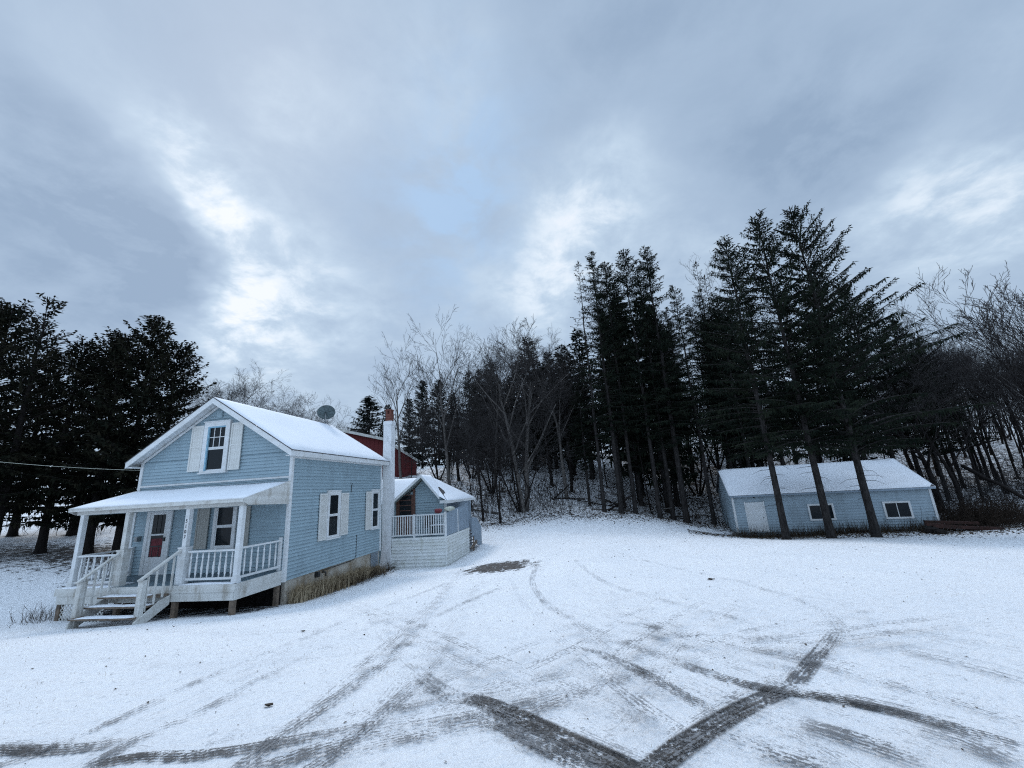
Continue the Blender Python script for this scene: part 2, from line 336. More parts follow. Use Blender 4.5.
T=[([(625,792),(668,757),(712,727),(745,708),(768,697),(800,684)],.31,[1,1.05,1.0,.85,.7,.8]),
   ([(790,690),(806,670),(822,650),(836,632)],.27,[.55,.65,.6,.4]),
   ([(395,655),(440,690),(485,703),(520,718),(570,742),(625,768),(650,784)],.34,[.15,.35,.8,.95,.85,.9,.9]),
   ([(415,680),(470,712),(540,745),(600,775)],.30,[.2,.45,.7,.8]),
   ([(560,640),(600,655),(640,672),(690,700),(735,722)],.24,[.2,.45,.7,.5,.5]),
   ([(612,640),(690,668),(745,685),(790,693),(850,703),(930,722),(1040,755)],.26,[.25,.4,.65,.95,.8,.65,.6]),
   ([(-40,752),(30,752),(80,750),(130,742)],.28,[.75,.8,.6,.25]),
   ([(70,772),(130,760),(200,757),(260,748),(330,735),(400,722)],.24,[.75,.85,.8,.7,.5,.2]),
   ([(-20,775),(60,745),(130,715),(215,675),(300,640),(370,612),(430,590),(448,583)],.22,[.6,.55,.45,.35,.3,.25,.35,.35]),
   ([(60,785),(150,735),(215,706),(290,665),(360,632),(410,606)],.24,[.6,.5,.42,.3,.2,.1]),
   ([(225,785),(285,735),(350,690),(400,650),(430,620),(465,603),(500,588)],.30,[.6,.55,.5,.4,.3,.4,.4]),
   ([(285,790),(350,745),(400,700),(440,660),(470,625)],.26,[.65,.55,.45,.3,.1]),
   ([(240,780),(330,748),(420,728),(500,712),(580,690),(640,672)],.30,[.6,.6,.5,.45,.35,.2]),
   ([(300,765),(400,742),(480,728),(560,705),(660,668)],.26,[.4,.5,.5,.45,.2]),
   ([(380,715),(460,700),(540,683),(620,655)],.2,[.4,.45,.35,.15]),
   ([(540,560),(532,580),(545,603),(590,630),(660,655),(740,680)],.26,[.3,.4,.4,.35,.3,.15]),
   ([(575,560),(600,580),(660,600),(730,618),(800,645)],.26,[.3,.35,.3,.35,.15]),
   ([(600,548),(650,562),(720,578),(790,598),(830,618),(845,640)],.26,[.15,.25,.3,.3,.35,.3]),
   ([(700,640),(800,662),(900,690),(1040,730)],.26,[.15,.35,.45,.5]),
   ([(820,640),(900,652),(1040,690)],.26,[.25,.3,.4]),
   ([(780,622),(880,630),(1040,655)],.26,[.15,.3,.3]),
   ([(700,740),(780,760),(860,790)],.34,[.35,.55,.6]),
   ([(790,725),(850,742),(930,768)],.34,[.35,.6,.65]),
   ([(880,720),(960,745),(1030,775)],.30,[.3,.45,.5]),
   ([(405,655),(385,640),(375,625),(372,608)],.24,[.3,.25,.15,.1]),
   ([(100,628),(200,634),(330,630),(420,640)],.30,[.1,.22,.25,.2]),
   ([(60,660),(180,668),(300,662),(400,650)],.26,[.1,.2,.22,.15]),
   ([(620,655),(700,690),(760,722),(830,760),(880,790)],.26,[.2,.3,.3,.35,.4])]
for p,w,a in T: track(p,w*.74,[min(v,.93)*.9 for v in a])
rt_=random.Random(5)
for p,w,a in T:      # more passes of the same wheels, lighter and slightly off line
    for q in range(2):
        dx,dy=rt_.uniform(-26,26),rt_.uniform(-9,9); n0=rt_.randint(0,max(0,len(p)-3)); pp=[(x+dx*(1+.15*k_),y+dy) for k_,(x,y) in enumerate(p[n0:])]
        track(pp,rt_.uniform(.12,.20),[min(.42,v*rt_.uniform(.3,.5)+.04) for v in a[n0:]])
for p in ([(470,560),(440,600),(380,660),(300,740),(240,790)],[(520,600),(560,650),(640,720),(740,790)],[(640,590),(560,640),(430,700),(250,770)],[(900,600),(760,640),(600,680),(420,720),(200,760)],[(980,700),(860,680),(700,650),(560,610)],[(560,575),(660,640),(800,710),(980,790)],[(320,600),(420,650),(520,700),(620,760)],[(1010,620),(860,640),(740,650),(620,640)],[(720,600),(640,650),(600,700),(520,780)]):
    for q in (0,1): track([(x+q*38*(y-480)/160,y+q*5) for x,y in p],.2,[.12]+[rt_.uniform(.22,.42) for _ in p[2:]]+[.15])

# ================================================================== HOUSE
YAW=-.1457; HX,HY=-7.5907,14.0725; HB=-3.3
hc,hs=math.cos(YAW),math.sin(YAW)
def HW(u,v,z=0): return (HX+u*hc-v*hs, HY+u*hs+v*hc, z)
W_,L_=5.925,6.476; ZB,ZE=-2.41,1.69
house=empty('house',(HX,HY,HB),YAW,label='small blue clapboard house with white front porch, snowy gable roof and rear wing',cat='house')
def hb(mb,name,mat,parent=house): 
    return mb.build(name,MT[mat] if isinstance(mat,str) else mat,parent,dz=HB)
def lap_wall(mb,axis,const,a0,a1,z0,z1,out,exp=.113,top=None,depth=.036):
    """lapped boards. axis 'u': wall runs along u at v=const; out=+-1 outward sign on other axis. top(a)->z limit"""
    z=z0
    def pt(a,o,z): return (a,const+out*o,z) if axis=='u' else (const+out*o,a,z)
    while z<z1-1e-4:
        zt=min(z+exp,z1)
        def span(zz):
            if top is None: return a0,a1
            k,ap,mid=top    # half-gable: limits |a-mid| <= (ap-zz)/k
            h=(ap-zz)/k; return max(a0,mid-h),min(a1,mid+h)
        l0,r0=span(z); l1,r1=span(zt)
        if r0-l0<.02: break
        if r1<l1: l1=r1=(l1+r1)/2
        vs=[pt(l0,depth,z),pt(r0,depth,z),pt(r1,.002,zt),pt(l1,.002,zt),pt(l0,-.02,z),pt(r0,-.02,z)]
        mb.add(vs,[(0,1,2,3),(0,4,5,1)])
        z=zt
    # backing so the wall is solid
def wallbox(mb,u0,u1,v0,v1,z0,z1): mb.box(u0,u1,v0,v1,z0,z1)
# walls
mb=MB(); lap_wall(mb,'u',0,-W_+.06,-.06,ZB,ZE,-1); lap_wall(mb,'u',0,-W_,0,ZE,3.75,-1,top=(.642,3.67,-W_/2))
mb.prism([(-W_+.03,.02,ZB),(-.03,.02,ZB),(-.03,.02,ZE),(-W_/2,.02,3.6),(-W_+.03,.02,ZE)],(0,.1,0)); hb(mb,'front_wall','siding')
mb=MB(); lap_wall(mb,'v',0,.06,L_-.06,ZB,ZE,1); mb.box(-.12,-.02,.121,L_-.03,ZB,ZE); hb(mb,'side_wall','siding')
mb=MB(); lap_wall(mb,'v',-W_,.06,L_-.06,ZB,ZE,-1); mb.box(-W_+.02,-W_+.12,.121,L_-.03,ZB,ZE); hb(mb,'side_wall','siding')
mb=MB(); lap_wall(mb,'u',L_,-W_+.06,-.06,ZB,ZE,1); lap_wall(mb,'u',L_,-W_,0,ZE,3.75,1,top=(.642,3.67,-W_/2))
mb.prism([(-W_+.13,L_-.12,ZB),(-.13,L_-.12,ZB),(-.13,L_-.12,ZE),(-W_/2,L_-.12,3.6),(-W_+.13,L_-.12,ZE)],(0,.1,0)); hb(mb,'rear_wall','siding')
# foundation
mb=MB(); mb.box(-W_+.02,-.02,.10,L_-.02,-3.9,ZB-.003); hb(mb,'foundation','concrete')
mb=MB(); mb.box(-W_+.02,-.15,.02,.098,-3.9,ZB-.003); hb(mb,'foundation','barkdark')  # porch-side face coloured dark, painting in the shade under the porch
# corner boards and trim
mb=MB()
for (u,v) in ((-.06,-.03),(-W_-.03,-.03)): mb=MB(); mb.box(u-.01*(u<-1),u+.10,v-.02,v+.09,ZB-.02,ZE); hb(mb,'corner_board','white')
for (u,v) in ((-.06,L_-.08),(-W_-.03,L_-.08)): mb=MB(); mb.box(u,u+.10,v,v+.12,ZB-.02,ZE); hb(mb,'corner_board','white')
mb=MB()
mb.box(-W_+.062,-.062,-.055,-.003,.80,.86)   # water table over the porch roof
hb(mb,'trim_board','white')
# roof
s_=.25; o_=.42; ap=3.82; tip=1.76; umid=-W_/2; vb=L_+.33
def roofprof(dz): return [(-W_-s_,tip+dz),(umid,ap+dz),(s_,tip+dz)]
def roofslab(mb,v0,v1,dz,th,ext=0.):
    k=(ap-tip)/(W_/2+s_)
    for sgn in (-1,1):
        ue=umid+sgn*(W_/2+s_+ext); ze=tip+dz-k*ext
        mb.prism([(umid,v0,ap+dz),(ue,v0,ze),(ue,v0,ze-th),(umid,v0,ap+dz-th)],(0,v1-v0,0))
mb=MB(); roofslab(mb,-o_+.02,vb-.02,-.08,.10); roof=hb(mb,'roof','white')
mb=MB(); roofslab(mb,-o_-.01,vb+.01,-.052,.026,.03); hb(mb,'shingles','roofing',roof)
def snow_sheet(mb,corners,th,n=(14,14),amp=.012,seed=0,edge=.05):
    """corners a,b,c,d (quad); makes a rounded snow blanket resting on it"""
    a,b_,c,d=[np.array(p,float) for p in corners]; nu,nv=n; vs=[];fs=[]
    for j in range(nv+1):
        for i in range(nu+1):
            s=i/nu;t=j/nv; p=(a*(1-s)+b_*s)*(1-t)+(d*(1-s)+c*s)*t
            e=min(min(i,nu-i)/1.0,min(j,nv-j)/1.0); h=th*(.0 if e==0 else (.75 if e==1 else 1))
            h+= (1.6*amp*(mnoise.noise(Vector((p[0]*1.3+seed,p[1]*1.3,p[2])))*2) if e>0 else 0)
            if e==0:  # ragged rim
                q=(a+b_+c+d)/4; p=p+(q-p)/max(np.linalg.norm(q-p),.01)*(.025*(mnoise.noise(Vector((p[0]*3+seed,p[1]*3,p[2]*3)))+.3))
            vs.append((p[0],p[1],p[2]+h))
    w=nu+1
    for j in range(nv):
        for i in range(nu): q=j*w+i; fs.append((q,q+1,q+w+1,q+w))
    ring=[i for i in range(w)]+[j*w+nu for j in range(1,nv+1)]+[nv*w+i for i in range(nu-1,-1,-1)]+[j*w for j in range(nv-1,0,-1)]
    o=len(vs); base=[]
    for k in ring: x,y,z=vs[k]; base.append((x,y,z-.004))
    vs+=base; m_=len(ring)
    for k in range(m_): fs.append((ring[k],o+k,o+(k+1)%m_,ring[(k+1)%m_]))
    mb.add(vs,fs,True)
kR=(ap-tip)/(W_/2+s_)
mb=MB(); z0=-.045
snow_sheet(mb,[(umid,-o_,ap+z0),(umid,vb,ap+z0),(s_+.03,vb,tip-kR*.03+z0),(s_+.03,-o_,tip-kR*.03+z0)],.075,(22,12),.012,1)
snow_sheet(mb,[(umid,-o_,ap+z0),(-W_-s_-.03,-o_,tip-kR*.03+z0),(-W_-s_-.03,vb,tip-kR*.03+z0),(umid,vb,ap+z0)],.075,(12,22),.012,2)
hb(mb,'snow_cover','snow',roof)
# rake and eave fascia
mb=MB()
for vv in (-o_,vb-.03):
    for sgn in (-1,1):
        ue=umid+sgn*(W_/2+s_-.001)
        mb.prism([(umid,vv,ap-.082),(ue,vv,tip-.082),(ue,vv,tip-.082-.20),(umid,vv,ap-.082-.20)],(0,.035,0))
for sgn in (-1,1):
    ue=umid+sgn*(W_/2+s_); mb.box(ue-.018,ue+.018,-o_+.036,vb-.036,tip-.27,tip-.09)
hb(mb,'fascia','white',roof)
mb=MB()
for sgn in (-1,1):   # boxed soffit under eaves + frieze
    ue=umid+sgn*(W_/2+s_-.02); uw=umid+sgn*(W_/2+.02); mb.box(min(ue,uw),max(ue,uw),-o_+.04,vb-.04,tip-.262,tip-.235)
    mb.box(uw-.015,uw+.015,.07,L_-.05,ZE-.24,ZE-.05)
# frieze boards following the gable
for sgn in (-1,1):
    mb.prism([(umid,-.052,3.60),(umid+sgn*(W_/2),-.052,ZE+.01),(umid+sgn*(W_/2),-.052,ZE-.09),(umid,-.052,3.50)],(0,.012,0))
hb(mb,'soffit','white',roof)
# gable vent
mb=MB(); mb.box(-3.06,-2.86,-.075,-.02,3.08,3.33)
for k in range(5): mb.box(-3.04,-2.88,-.087,-.075,3.105+k*.043,3.125+k*.043)
hb(mb,'gable_vent','siding')

def window(axis,const,out,a0,a1,z0,z1,parent,cas=.11,panes=None,meet=True,reveal=None,casmat='white',dzp=HB,proud=.045):
    """double-hung window on a wall. returns window part; sub-parts sash, pane"""
    def B(mb,a,b,o0,o1,z_0,z_1):
        c0,c1=sorted((const+out*(o0+.036*(o0>=0)),const+out*(o1+.036)))
        if axis=='u': mb.box(a,b,c0,c1,z_0,z_1)
        else: mb.box(c0,c1,a,b,z_0,z_1)
    mb=MB(); B(mb,a0,a0+cas,-.02,proud,z0,z1); B(mb,a1-cas,a1,-.02,proud,z0,z1); B(mb,a0+cas,a1-cas,-.02,proud,z1-cas,z1); B(mb,a0-.03,a1+.03,-.02,proud+.035,z0-.045,z0-.002)
    B(mb,a0+cas,a1-cas,-.02,proud-.01,z0,z0+.05); B(mb,a0-.02,a1+.02,-.02,proud+.02,z1+.002,z1+.03)
    fr=mb.build('window',MT[casmat],parent,dz=dzp)
    i0,i1,j0,j1=a0+cas,a1-cas,z0+.05,z1-cas
    mb=MB(); sw=.045
    jm=(j0+j1)/2
    for (q0,q1,pd) in ((j0,jm,.030),(jm,j1,.036)) if meet else ((j0,j1,.03),):
        B(mb,i0+.003,i0+sw,.012,pd,q0,q1-.002); B(mb,i1-sw,i1-.003,.012,pd,q0,q1-.002); B(mb,i0+sw,i1-sw,.012,pd,q0,q0+sw); B(mb,i0+sw,i1-sw,.012,pd,q1-sw,q1-.002)
    if panes:
        nx_,nz_=panes
        for k in range(1,nx_): x=i0+(i1-i0)*k/nx_; B(mb,x-.012,x+.012,.021,.032,jm+sw,j1-sw)
        for k in range(1,nz_): z=jm+(j1-jm)*k/nz_; B(mb,i0+sw,i1-sw,.021,.031,z-.012,z+.012)
    mb.build('sash',MT['white'],fr,dz=dzp)
    mb=MB(); B(mb,i0+.01,i1-.01,.004,.020,j0+.01,j1-.01); mb.build('pane',MT['glass'],fr,dz=dzp)
    if reveal:
        mb=MB(); B(mb,i0+.0,i0+.06,.0,proud-.004,j0,j1); B(mb,i0+.06,i1,.0,proud-.004,j1-.05,j1); mb.build('reveal',MT['reveal'],fr,dz=dzp)
    return fr
def shutter(axis,const,out,a0,a1,z0,z1,parent,mat='shutter',style='panel',dzp=HB):
    def B(mb,a,b,o0,o1,z_0,z_1):
        c0,c1=sorted((const+out*(o0+.036*(o0>=0)),const+out*(o1+.036)))
        if axis=='u': mb.box(a,b,c0,c1,z_0,z_1)
        else: mb.box(c0,c1,a,b,z_0,z_1)
    mb=MB(); r=.05; B(mb,a0,a0+r,.017,.05,z0,z1); B(mb,a1-r,a1,.017,.05,z0,z1)
    zm=(z0+z1)/2+.05
    for zz in (z0,zm-.03,z1-.06): B(mb,a0+r,a1-r,.017,.049,zz,zz+.06)
    B(mb,a0+r,a1-r,.017,.030,z0+.06,z1-.06)
    if style=='louver':
        z=z0+.08
        while z<z1-.09:
            if not(zm-.06<z<zm+.03): B(mb,a0+r,a1-r,.030,.040,z,z+.018)
            z+=.045
    else:
        n=4
        for k in range(1,n): x=a0+r+(a1-a0-2*r)*k/n; B(mb,x-.006,x+.006,.030,.034,z0+.06,z1-.06)
    return mb.build('shutter',MT[mat],parent,dz=dzp)
# upstairs window (pale blue reveal), shutters
window('u',0,-1,-3.48,-2.45,1.17,2.93,house,cas=.16,panes=(3,2),reveal=True,proud=.075)
shutter('u',0,-1,-4.00,-3.52,1.23,2.84,house); shutter('u',0,-1,-2.41,-1.96,1.20,2.84,house)
# porch window and shutters
window('u',0,-1,-2.72,-1.86,-1.34,.10,house,cas=.10)
shutter('u',0,-1,-3.36,-2.90,-1.33,.08,house,'shutter2'); shutter('u',0,-1,-1.78,-1.36,-1.33,.08,house,'shutter2')
# side windows
window('v',0,1,2.06,2.93,-1.40,.32,house,cas=.11,panes=None)
shutter('v',0,1,1.57,2.03,-1.42,.24,house,'shutter','louver'); shutter('v',0,1,2.97,3.52,-1.38,.24,house,'shutter','louver')
window('v',0,1,5.47,6.25,-1.38,.32,house,cas=.11)
shutter('v',0,1,4.97,5.43,-1.38,.26,house,'shutter','louver')
# front door with storm glass
mb=MB(); mb.box(-5.34,-5.21,-.05,.0,-2.075,.03); mb.box(-4.47,-4.34,-.05,.0,-2.075,.03); mb.box(-5.21,-4.47,-.05,.0,-.08,.03)
mb.box(-5.21,-5.09,-.034,.0,-2.07,-.085); mb.box(-4.59,-4.47,-.034,.0,-2.07,-.085); mb.box(-5.09,-4.59,-.034,.0,-2.07,-1.52); mb.box(-5.09,-4.59,-.034,0,-.15,-.085); mb.box(-5.09,-4.59,-.034,0,-.83,-.78)
mb.v=[(a,b-.036,c) for a,b,c in mb.v]; dr=hb(mb,'front_door','white')
mb=MB(); mb.box(-5.085,-4.595,-.016,-.006,-1.515,-.155); mb.v=[(a,b-.036,c) for a,b,c in mb.v]; hb(mb,'pane','glass',dr)
mb=MB(); mb.box(-5.06,-4.62,-.022,-.0175,-1.50,-.93)
for k in range(6): mb.box(-5.05+k*.072,-5.03+k*.072,-.026,-.022,-1.48,-1.0)
mb.v=[(a,b-.036,c) for a,b,c in mb.v]; hb(mb,'red_panel','reddoor',dr)
mb=MB(); mb.box(-5.085,-4.595,-.031,-.027,-1.20,-1.16)
for u in (-4.97,-4.72): mb.box(u-.012,u+.012,-.031,-.027,-1.51,-1.21)
for u in (-4.93,-4.76): mb.box(u-.008,u+.008,-.028,-.018,-.77,-.16)
for z in (-.56,-.36): mb.box(-5.08,-4.60,-.027,-.018,z-.008,z+.008)
mb.box(-4.575,-4.50,-.07,-.035,-1.02,-.90); mb.v=[(a,b-.036,c) for a,b,c in mb.v]; hb(mb,'door_bar','dark',dr)
# porch lamp / mailbox on wall left of door
mb=MB(); mb.box(-5.64,-5.52,-.16,-.02,-1.0,-.84); hb(mb,'mailbox','mast')
# ---------------- porch
DZ=-2.08
mb=MB(); 
for k in range(14): mb.box(-5.98+k*.4225,-5.98+(k+1)*.4225-.006,-1.86,-.04,DZ-.035,DZ)
pd=hb(mb,'porch_floor','deckfloor')
mb=MB(); mb.box(-5.98,-.06,-1.90,-1.862,DZ-.20,DZ-.002); mb.box(-5.94,-.1,-1.878,-1.84,DZ-.42,DZ-.203)
mb.box(-6.02,-5.982,-1.90,-.04,DZ-.20,DZ-.002); mb.box(-5.975,-5.94,-1.84,-.05,DZ-.42,DZ-.203)
mb.box(-.098,-.06,-1.862,-.04,DZ-.42,DZ-.002); hb(mb,'porch_fascia','oldwhite')
mb=MB(); snow_sheet(mb,[(-5.98,-1.88,DZ),(-4.05,-1.88,DZ),(-4.05,-1.2,DZ),(-5.98,-1.2,DZ)],.03,(10,6),.01,5); hb(mb,'snow_cover','snowpatchy',pd); mb=MB(); snow_sheet(mb,[(-1.9,-1.88,DZ),(-.1,-1.88,DZ),(-.1,-1.55,DZ),(-1.9,-1.55,DZ)],.02,(10,3),.008,6); hb(mb,'snow_cover','snowpatchy',pd)
def post(u,v,wide=False,wmat='white'):
    mb=MB(); mb.box(u-.065,u+.065,v-.065,v+.065,DZ,.10)
    if wide: mb.box(u-.125,u+.125,v-.10,v+.10,DZ,-1.12); mb.box(u-.14,u+.14,v-.115,v+.115,-1.118,-1.08)
    else: mb.box(u-.085,u+.085,v-.085,v+.085,DZ,DZ+.16)
    return hb(mb,'porch_post',wmat)
PV=-1.70
post(-5.72,PV); post(-4.08,PV,True,'oldwhite'); p3=post(-1.98,PV,True); post(-.22,PV)
mb=MB(); mb.box(-4.25,-4.17,-1.55,-1.47,DZ,.1); 
# house number down the post
for i,ch in enumerate('5107'):
    cu=bpy.data.curves.new('house_number','FONT'); cu.body=ch; cu.size=.14; cu.extrude=.004; cu.align_x='CENTER'; cu.materials.append(MT['digit'])
    _o=bpy.data.objects.new('tmp',cu); COL.objects.link(_o); bpy.context.view_layer.update(); me_=bpy.data.meshes.new_from_object(_o); bpy.data.objects.remove(_o); o=bpy.data.objects.new('house_number',me_); COL.objects.link(o); o.parent=p3; o.location=(-1.985,PV-.071,-.40-i*.15-HB); o.rotation_euler=(math.pi/2,0,0)
def baluster(mb,a,z0,z1):
    h=z1-z0; x,y=a
    mb.lathe((x,y,z0),[(.020,0),(.020,.12*h),(.032,.16*h),(.022,.2*h),(.036,.38*h),(.024,.62*h),(.018,.74*h),(.030,.8*h),(.02,.84*h),(.02,h)],6)
def railing(a,b,z=DZ,n=8,top=.86,bot=.12,mat='white',parent=house,sq=False,name='porch_railing'):
    mb=MB(); ax,ay=a;bx,by=b
    mb.bar((ax,ay,z+top),(bx,by,z+top),.07,.05); mb.bar((ax,ay,z+bot),(bx,by,z+bot),.06,.06)
    for k in range(n):
        t=(k+.6)/(n+.2); p=(ax+(bx-ax)*t,ay+(by-ay)*t)
        if sq: mb.box(p[0]-.02,p[0]+.02,p[1]-.018,p[1]+.018,z+bot+.03,z+top-.025)
        else: baluster(mb,p,z+bot+.03,z+top-.025)
    return hb(mb,name,mat,parent)
railing((-5.655,PV),(-4.21,PV),n=6); railing((-1.85,PV),(-.29,PV),n=8); railing((-.2,PV+.07),(-.16,-.12),n=6,top=.90); railing((-5.72,PV+.07),(-5.74,-.03),n=6)
mb=MB(); mb.box(-.19,-.11,-.125,-.045,DZ,DZ+1.0); hb(mb,'railing_post','white'); mb=MB(); mb.box(-5.78,-5.70,-.11,-.035,DZ,DZ+.92); hb(mb,'railing_post','white')
# porch roof
mb=MB(); zf,zw=.225,.73; u0,u1=-W_-.06,.0
k=(zw-zf)/1.95
def zr(v): return zw+v*k
mb.prism([(u0,-1.95,zf-.03),(u0,-.03,zr(-.03)-.03),(u0,-.03,zr(-.03)-.10),(u0,-1.95,zf-.10)],(u1-u0,0,0)); pr=hb(mb,'porch_roof','roofing')
mb=MB(); mb.box(u0-.0,u1+.0,-1.975,-1.952,zf-.13,zf-.02); mb.box(u0+.1,u1-.1,-1.80,-1.66,zf-.24,zf-.115)
for uu in (u0,u1):
    a,b2=(uu-.022,uu) if uu==u0 else (uu,uu+.022)
    mb.prism([(a,-1.95,zf-.02),(a,-.035,zr(-.035)-.02),(a,-.035,-.05),(a,-1.76,.0),(a,-1.95,zf-.13)],(.022,0,0))
hb(mb,'porch_trim','oldwhite',pr)
mb=MB(); mb.box(u0+.02,u1-.02,-1.655,-.05,-.03,-.01); hb(mb,'porch_ceiling','deckfloor',pr)
mb=MB(); snow_sheet(mb,[(u0-.02,-1.99,zf-.03-.01),(u1+.03,-1.99,zf-.03-.01),(u1+.03,-.06,zr(-.06)-.03),(u0-.02,-.06,zr(-.06)-.03)],.05,(26,8),.012,3); hb(mb,'snow_cover','snow',pr)
# posts under the porch, lattice
for u,v in ((-5.85,-1.8),(-3.9,-1.78),(-2.0,-1.78),(-.16,-1.80),(-.14,-.12)):
    mb=MB(); mb.box(u-.06,u+.06,v-.06,v+.06,-3.35,DZ-.42); hb(mb,'foundation_post','wood')
def lattice(mb,pt,a0,a1,z0,z1,st=.12,w=.028):
    n=int((a1-a0+z1-z0)/st)+1
    for sgn in (0,1):
        for k in range(n):
            c=k*st
            x0=max(0,c-(z1-z0)); y0=c-x0; x1=min(a1-a0,c); y1=c-x1
            p=[(a0+x0,z0+y0),(a0+x1,z0+y1)]
            if abs(x1-x0)<.02: continue
            if sgn: p=[(a0+a1-q[0],q[1]) for q in p]
            mb.bar(pt(p[0][0],.008*sgn,p[0][1]),pt(p[1][0],.008*sgn,p[1][1]),w,.007,upv=pt(0,1,0,True))
def ptl(a,o,z,vec=False): return (0,1,0) if vec else (a,-1.83+o,z)
mb=MB(); lattice(mb,ptl,-5.82,-4.3,-3.1,DZ-.43); hb(mb,'lattice_panel','oldwhite')
# steps
st=MB()
tr_=[(-4.12,-2.12,-1.905,-2.19,-2.27),(-4.13,-2.13,-2.20,-2.49,-2.45),(-4.14,-2.14,-2.50,-2.80,-2.65)]
mb=MB()
for uu in (-4.12,-2.10):
    mb=MB(); mb.prism([(uu,-1.91,-2.32),(uu,-1.91,-2.55),(uu,-2.78,-2.98),(uu,-2.82,-2.98),(uu,-2.82,-2.76),(uu,-2.2,-2.40)],(.045,0,0))
    if uu<-3:
        steps=bpy.data.objects.new('porch_steps',None); COL.objects.link(steps); steps.parent=house
    hb(mb,'stringer','oldwhite',steps)
for a,b2,v0,v1,z in tr_:
    mb=MB(); mb.box(a,b2,v1,v0,z-.045,z); t_=hb(mb,'tread','wood',steps)
for i,(a,b2,v0,v1,z) in enumerate(tr_):
    mb=MB(); snow_sheet(mb,[(a+.02,v1,z),(b2-.02,v1,z),(b2-.02,v0,z),(a+.02,v0,z)],.016,(12,4),.01,20+i); hb(mb,'tread_snow','snowpatchy',steps)
def handrail(u,ut,mat):
    mb=MB(); top=(ut,-1.80,-1.16); bot=(u,-2.66,-1.74)
    mb.box(u-.07,u+.07,-2.70,-2.58,-3.05,-1.78)
    mb.bar((u,-2.76,-1.79),top,.10,.05)
    for k in range(4):
        t=(k+.7)/4.4; p=np.array(bot)*(1-t)+np.array(top)*t; mb.bar((p[0],p[1],p[2]-.06),(p[0],p[1],p[2]-.93),.04,.04)
    hb(mb,'handrail',mat,steps)
handrail(-4.12,-4.09,'oldwhite'); handrail(-2.17,-2.02,'oldwhite')
# odds on the side wall
mb=MB(); mb.tube([(.03,4.32,-1.5),(.03,4.30,-2.38),(.03,4.0,-2.46),(.03,2.0,-2.47)],.013,5); hb(mb,'cable','dark'); mb=MB(); mb.tube([(.04,3.75,.25),(.05,3.74,.55),(.09,3.75,.62)],.012,5); hb(mb,'cable','dark')
mb=MB(); mb.box(-.0,.12,1.60,1.74,-2.62,-2.45); hb(mb,'wall_vent','dark'); mb=MB(); mb.tube([(.02,2.02,-2.52),(.14,2.02,-2.52),(.15,2.02,-2.66)],.03,6);  hb(mb,'vent_fittings','dark')
def ptf(a,o,z,vec=False): return (1,0,0) if vec else (.02+o,a,z)
mb=MB(); lattice(mb,ptf,5.6,6.3,-3.05,-2.42,.10,.022); hb(mb,'lattice_panel','bluepanel')
# chimney
mb=MB(); cu0,cu1,cv0,cv1=-.10,.33,6.87,7.30
vs=[];fs=[];n=16; rn=random.Random(4)
for k in range(n+1):
    z=-3.9+(3.74+3.9)*k/n; fl=.04 if z<-2.9 else 0
    for (u,v) in ((cu0-fl,cv0-fl),(cu1+fl,cv0-fl),(cu1+fl,cv1+fl),(cu0-fl,cv1+fl)): vs.append((u+rn.uniform(-.008,.008),v+rn.uniform(-.008,.008),z))
for k in range(n):
    for j in range(4): a=k*4+j; b2=k*4+(j+1)%4; fs.append((a,b2,b2+4,a+4))
fs.append((n*4,n*4+1,n*4+2,n*4+3)); mb.add(vs,fs); mb.box(cu0-.02,cu1+.02,cv0-.02,cv1+.02,3.55,3.70)
ch=hb(mb,'chimney','chimney')
mb=MB(); cx,cy=(cu0+cu1)/2,(cv0+cv1)/2
for k in range(3): mb.box(cx-.15+.01*(k%2),cx+.15,cy-.15,cy+.15-.01*(k%2),3.745+k*.13,3.865+k*.13)
for (a,b2) in ((-1,-1),(1,-1),(1,1),(-1,1)): mb.box(cx+a*.10-.045,cx+a*.10+.045,cy+b2*.10-.045,cy+b2*.10+.045,4.127,4.30)
mb.box(cx-.16,cx+.16,cy-.16,cy+.16,4.302,4.36); hb(mb,'flue','clay',ch)
mb=MB(); snow_sheet(mb,[(cu0,cv0,3.742),(cu1,cv0,3.742),(cu1,cv1,3.742),(cu0,cv1,3.742)],.03,(4,4),.01,8); hb(mb,'snow_cover','snow',ch)
# ---------------- rear wing
AZ=-.42
mb=MB(); lap_wall(mb,'u',8.6,-3.0,2.55,-2.0,AZ,-1,.12); lap_wall(mb,'u',8.6,-.6,2.5,AZ,.9,-1,.12,top=(.95,.72,1.33))
mb.box(-2.98,2.54,8.62,8.70,-3.5,AZ); mb.prism([(-.1,8.62,AZ),(2.45,8.62,AZ),(1.4,8.62,.62)],(0,.08,0))
hb(mb,'wing_wall','siding')
mb=MB(); mb.box(2.45,2.535,8.701,13.7,-3.4,AZ)
for k in range(26): v=8.72+k*.19; mb.box(2.535,2.55+.006*(k%2),v,v+.183,-3.3,AZ-.001)
mb.box(-3,2.45,13.6,13.68,-3.4,AZ); hb(mb,'wing_wall','bluepanel')
mb=MB(); mb.box(2.50,2.60,8.55,8.64,-2,AZ); hb(mb,'corner_board','white'); mb=MB(); mb.box(2.552,2.60,9.7,9.78,-1.9,-.9); hb(mb,'corner_trim','white')
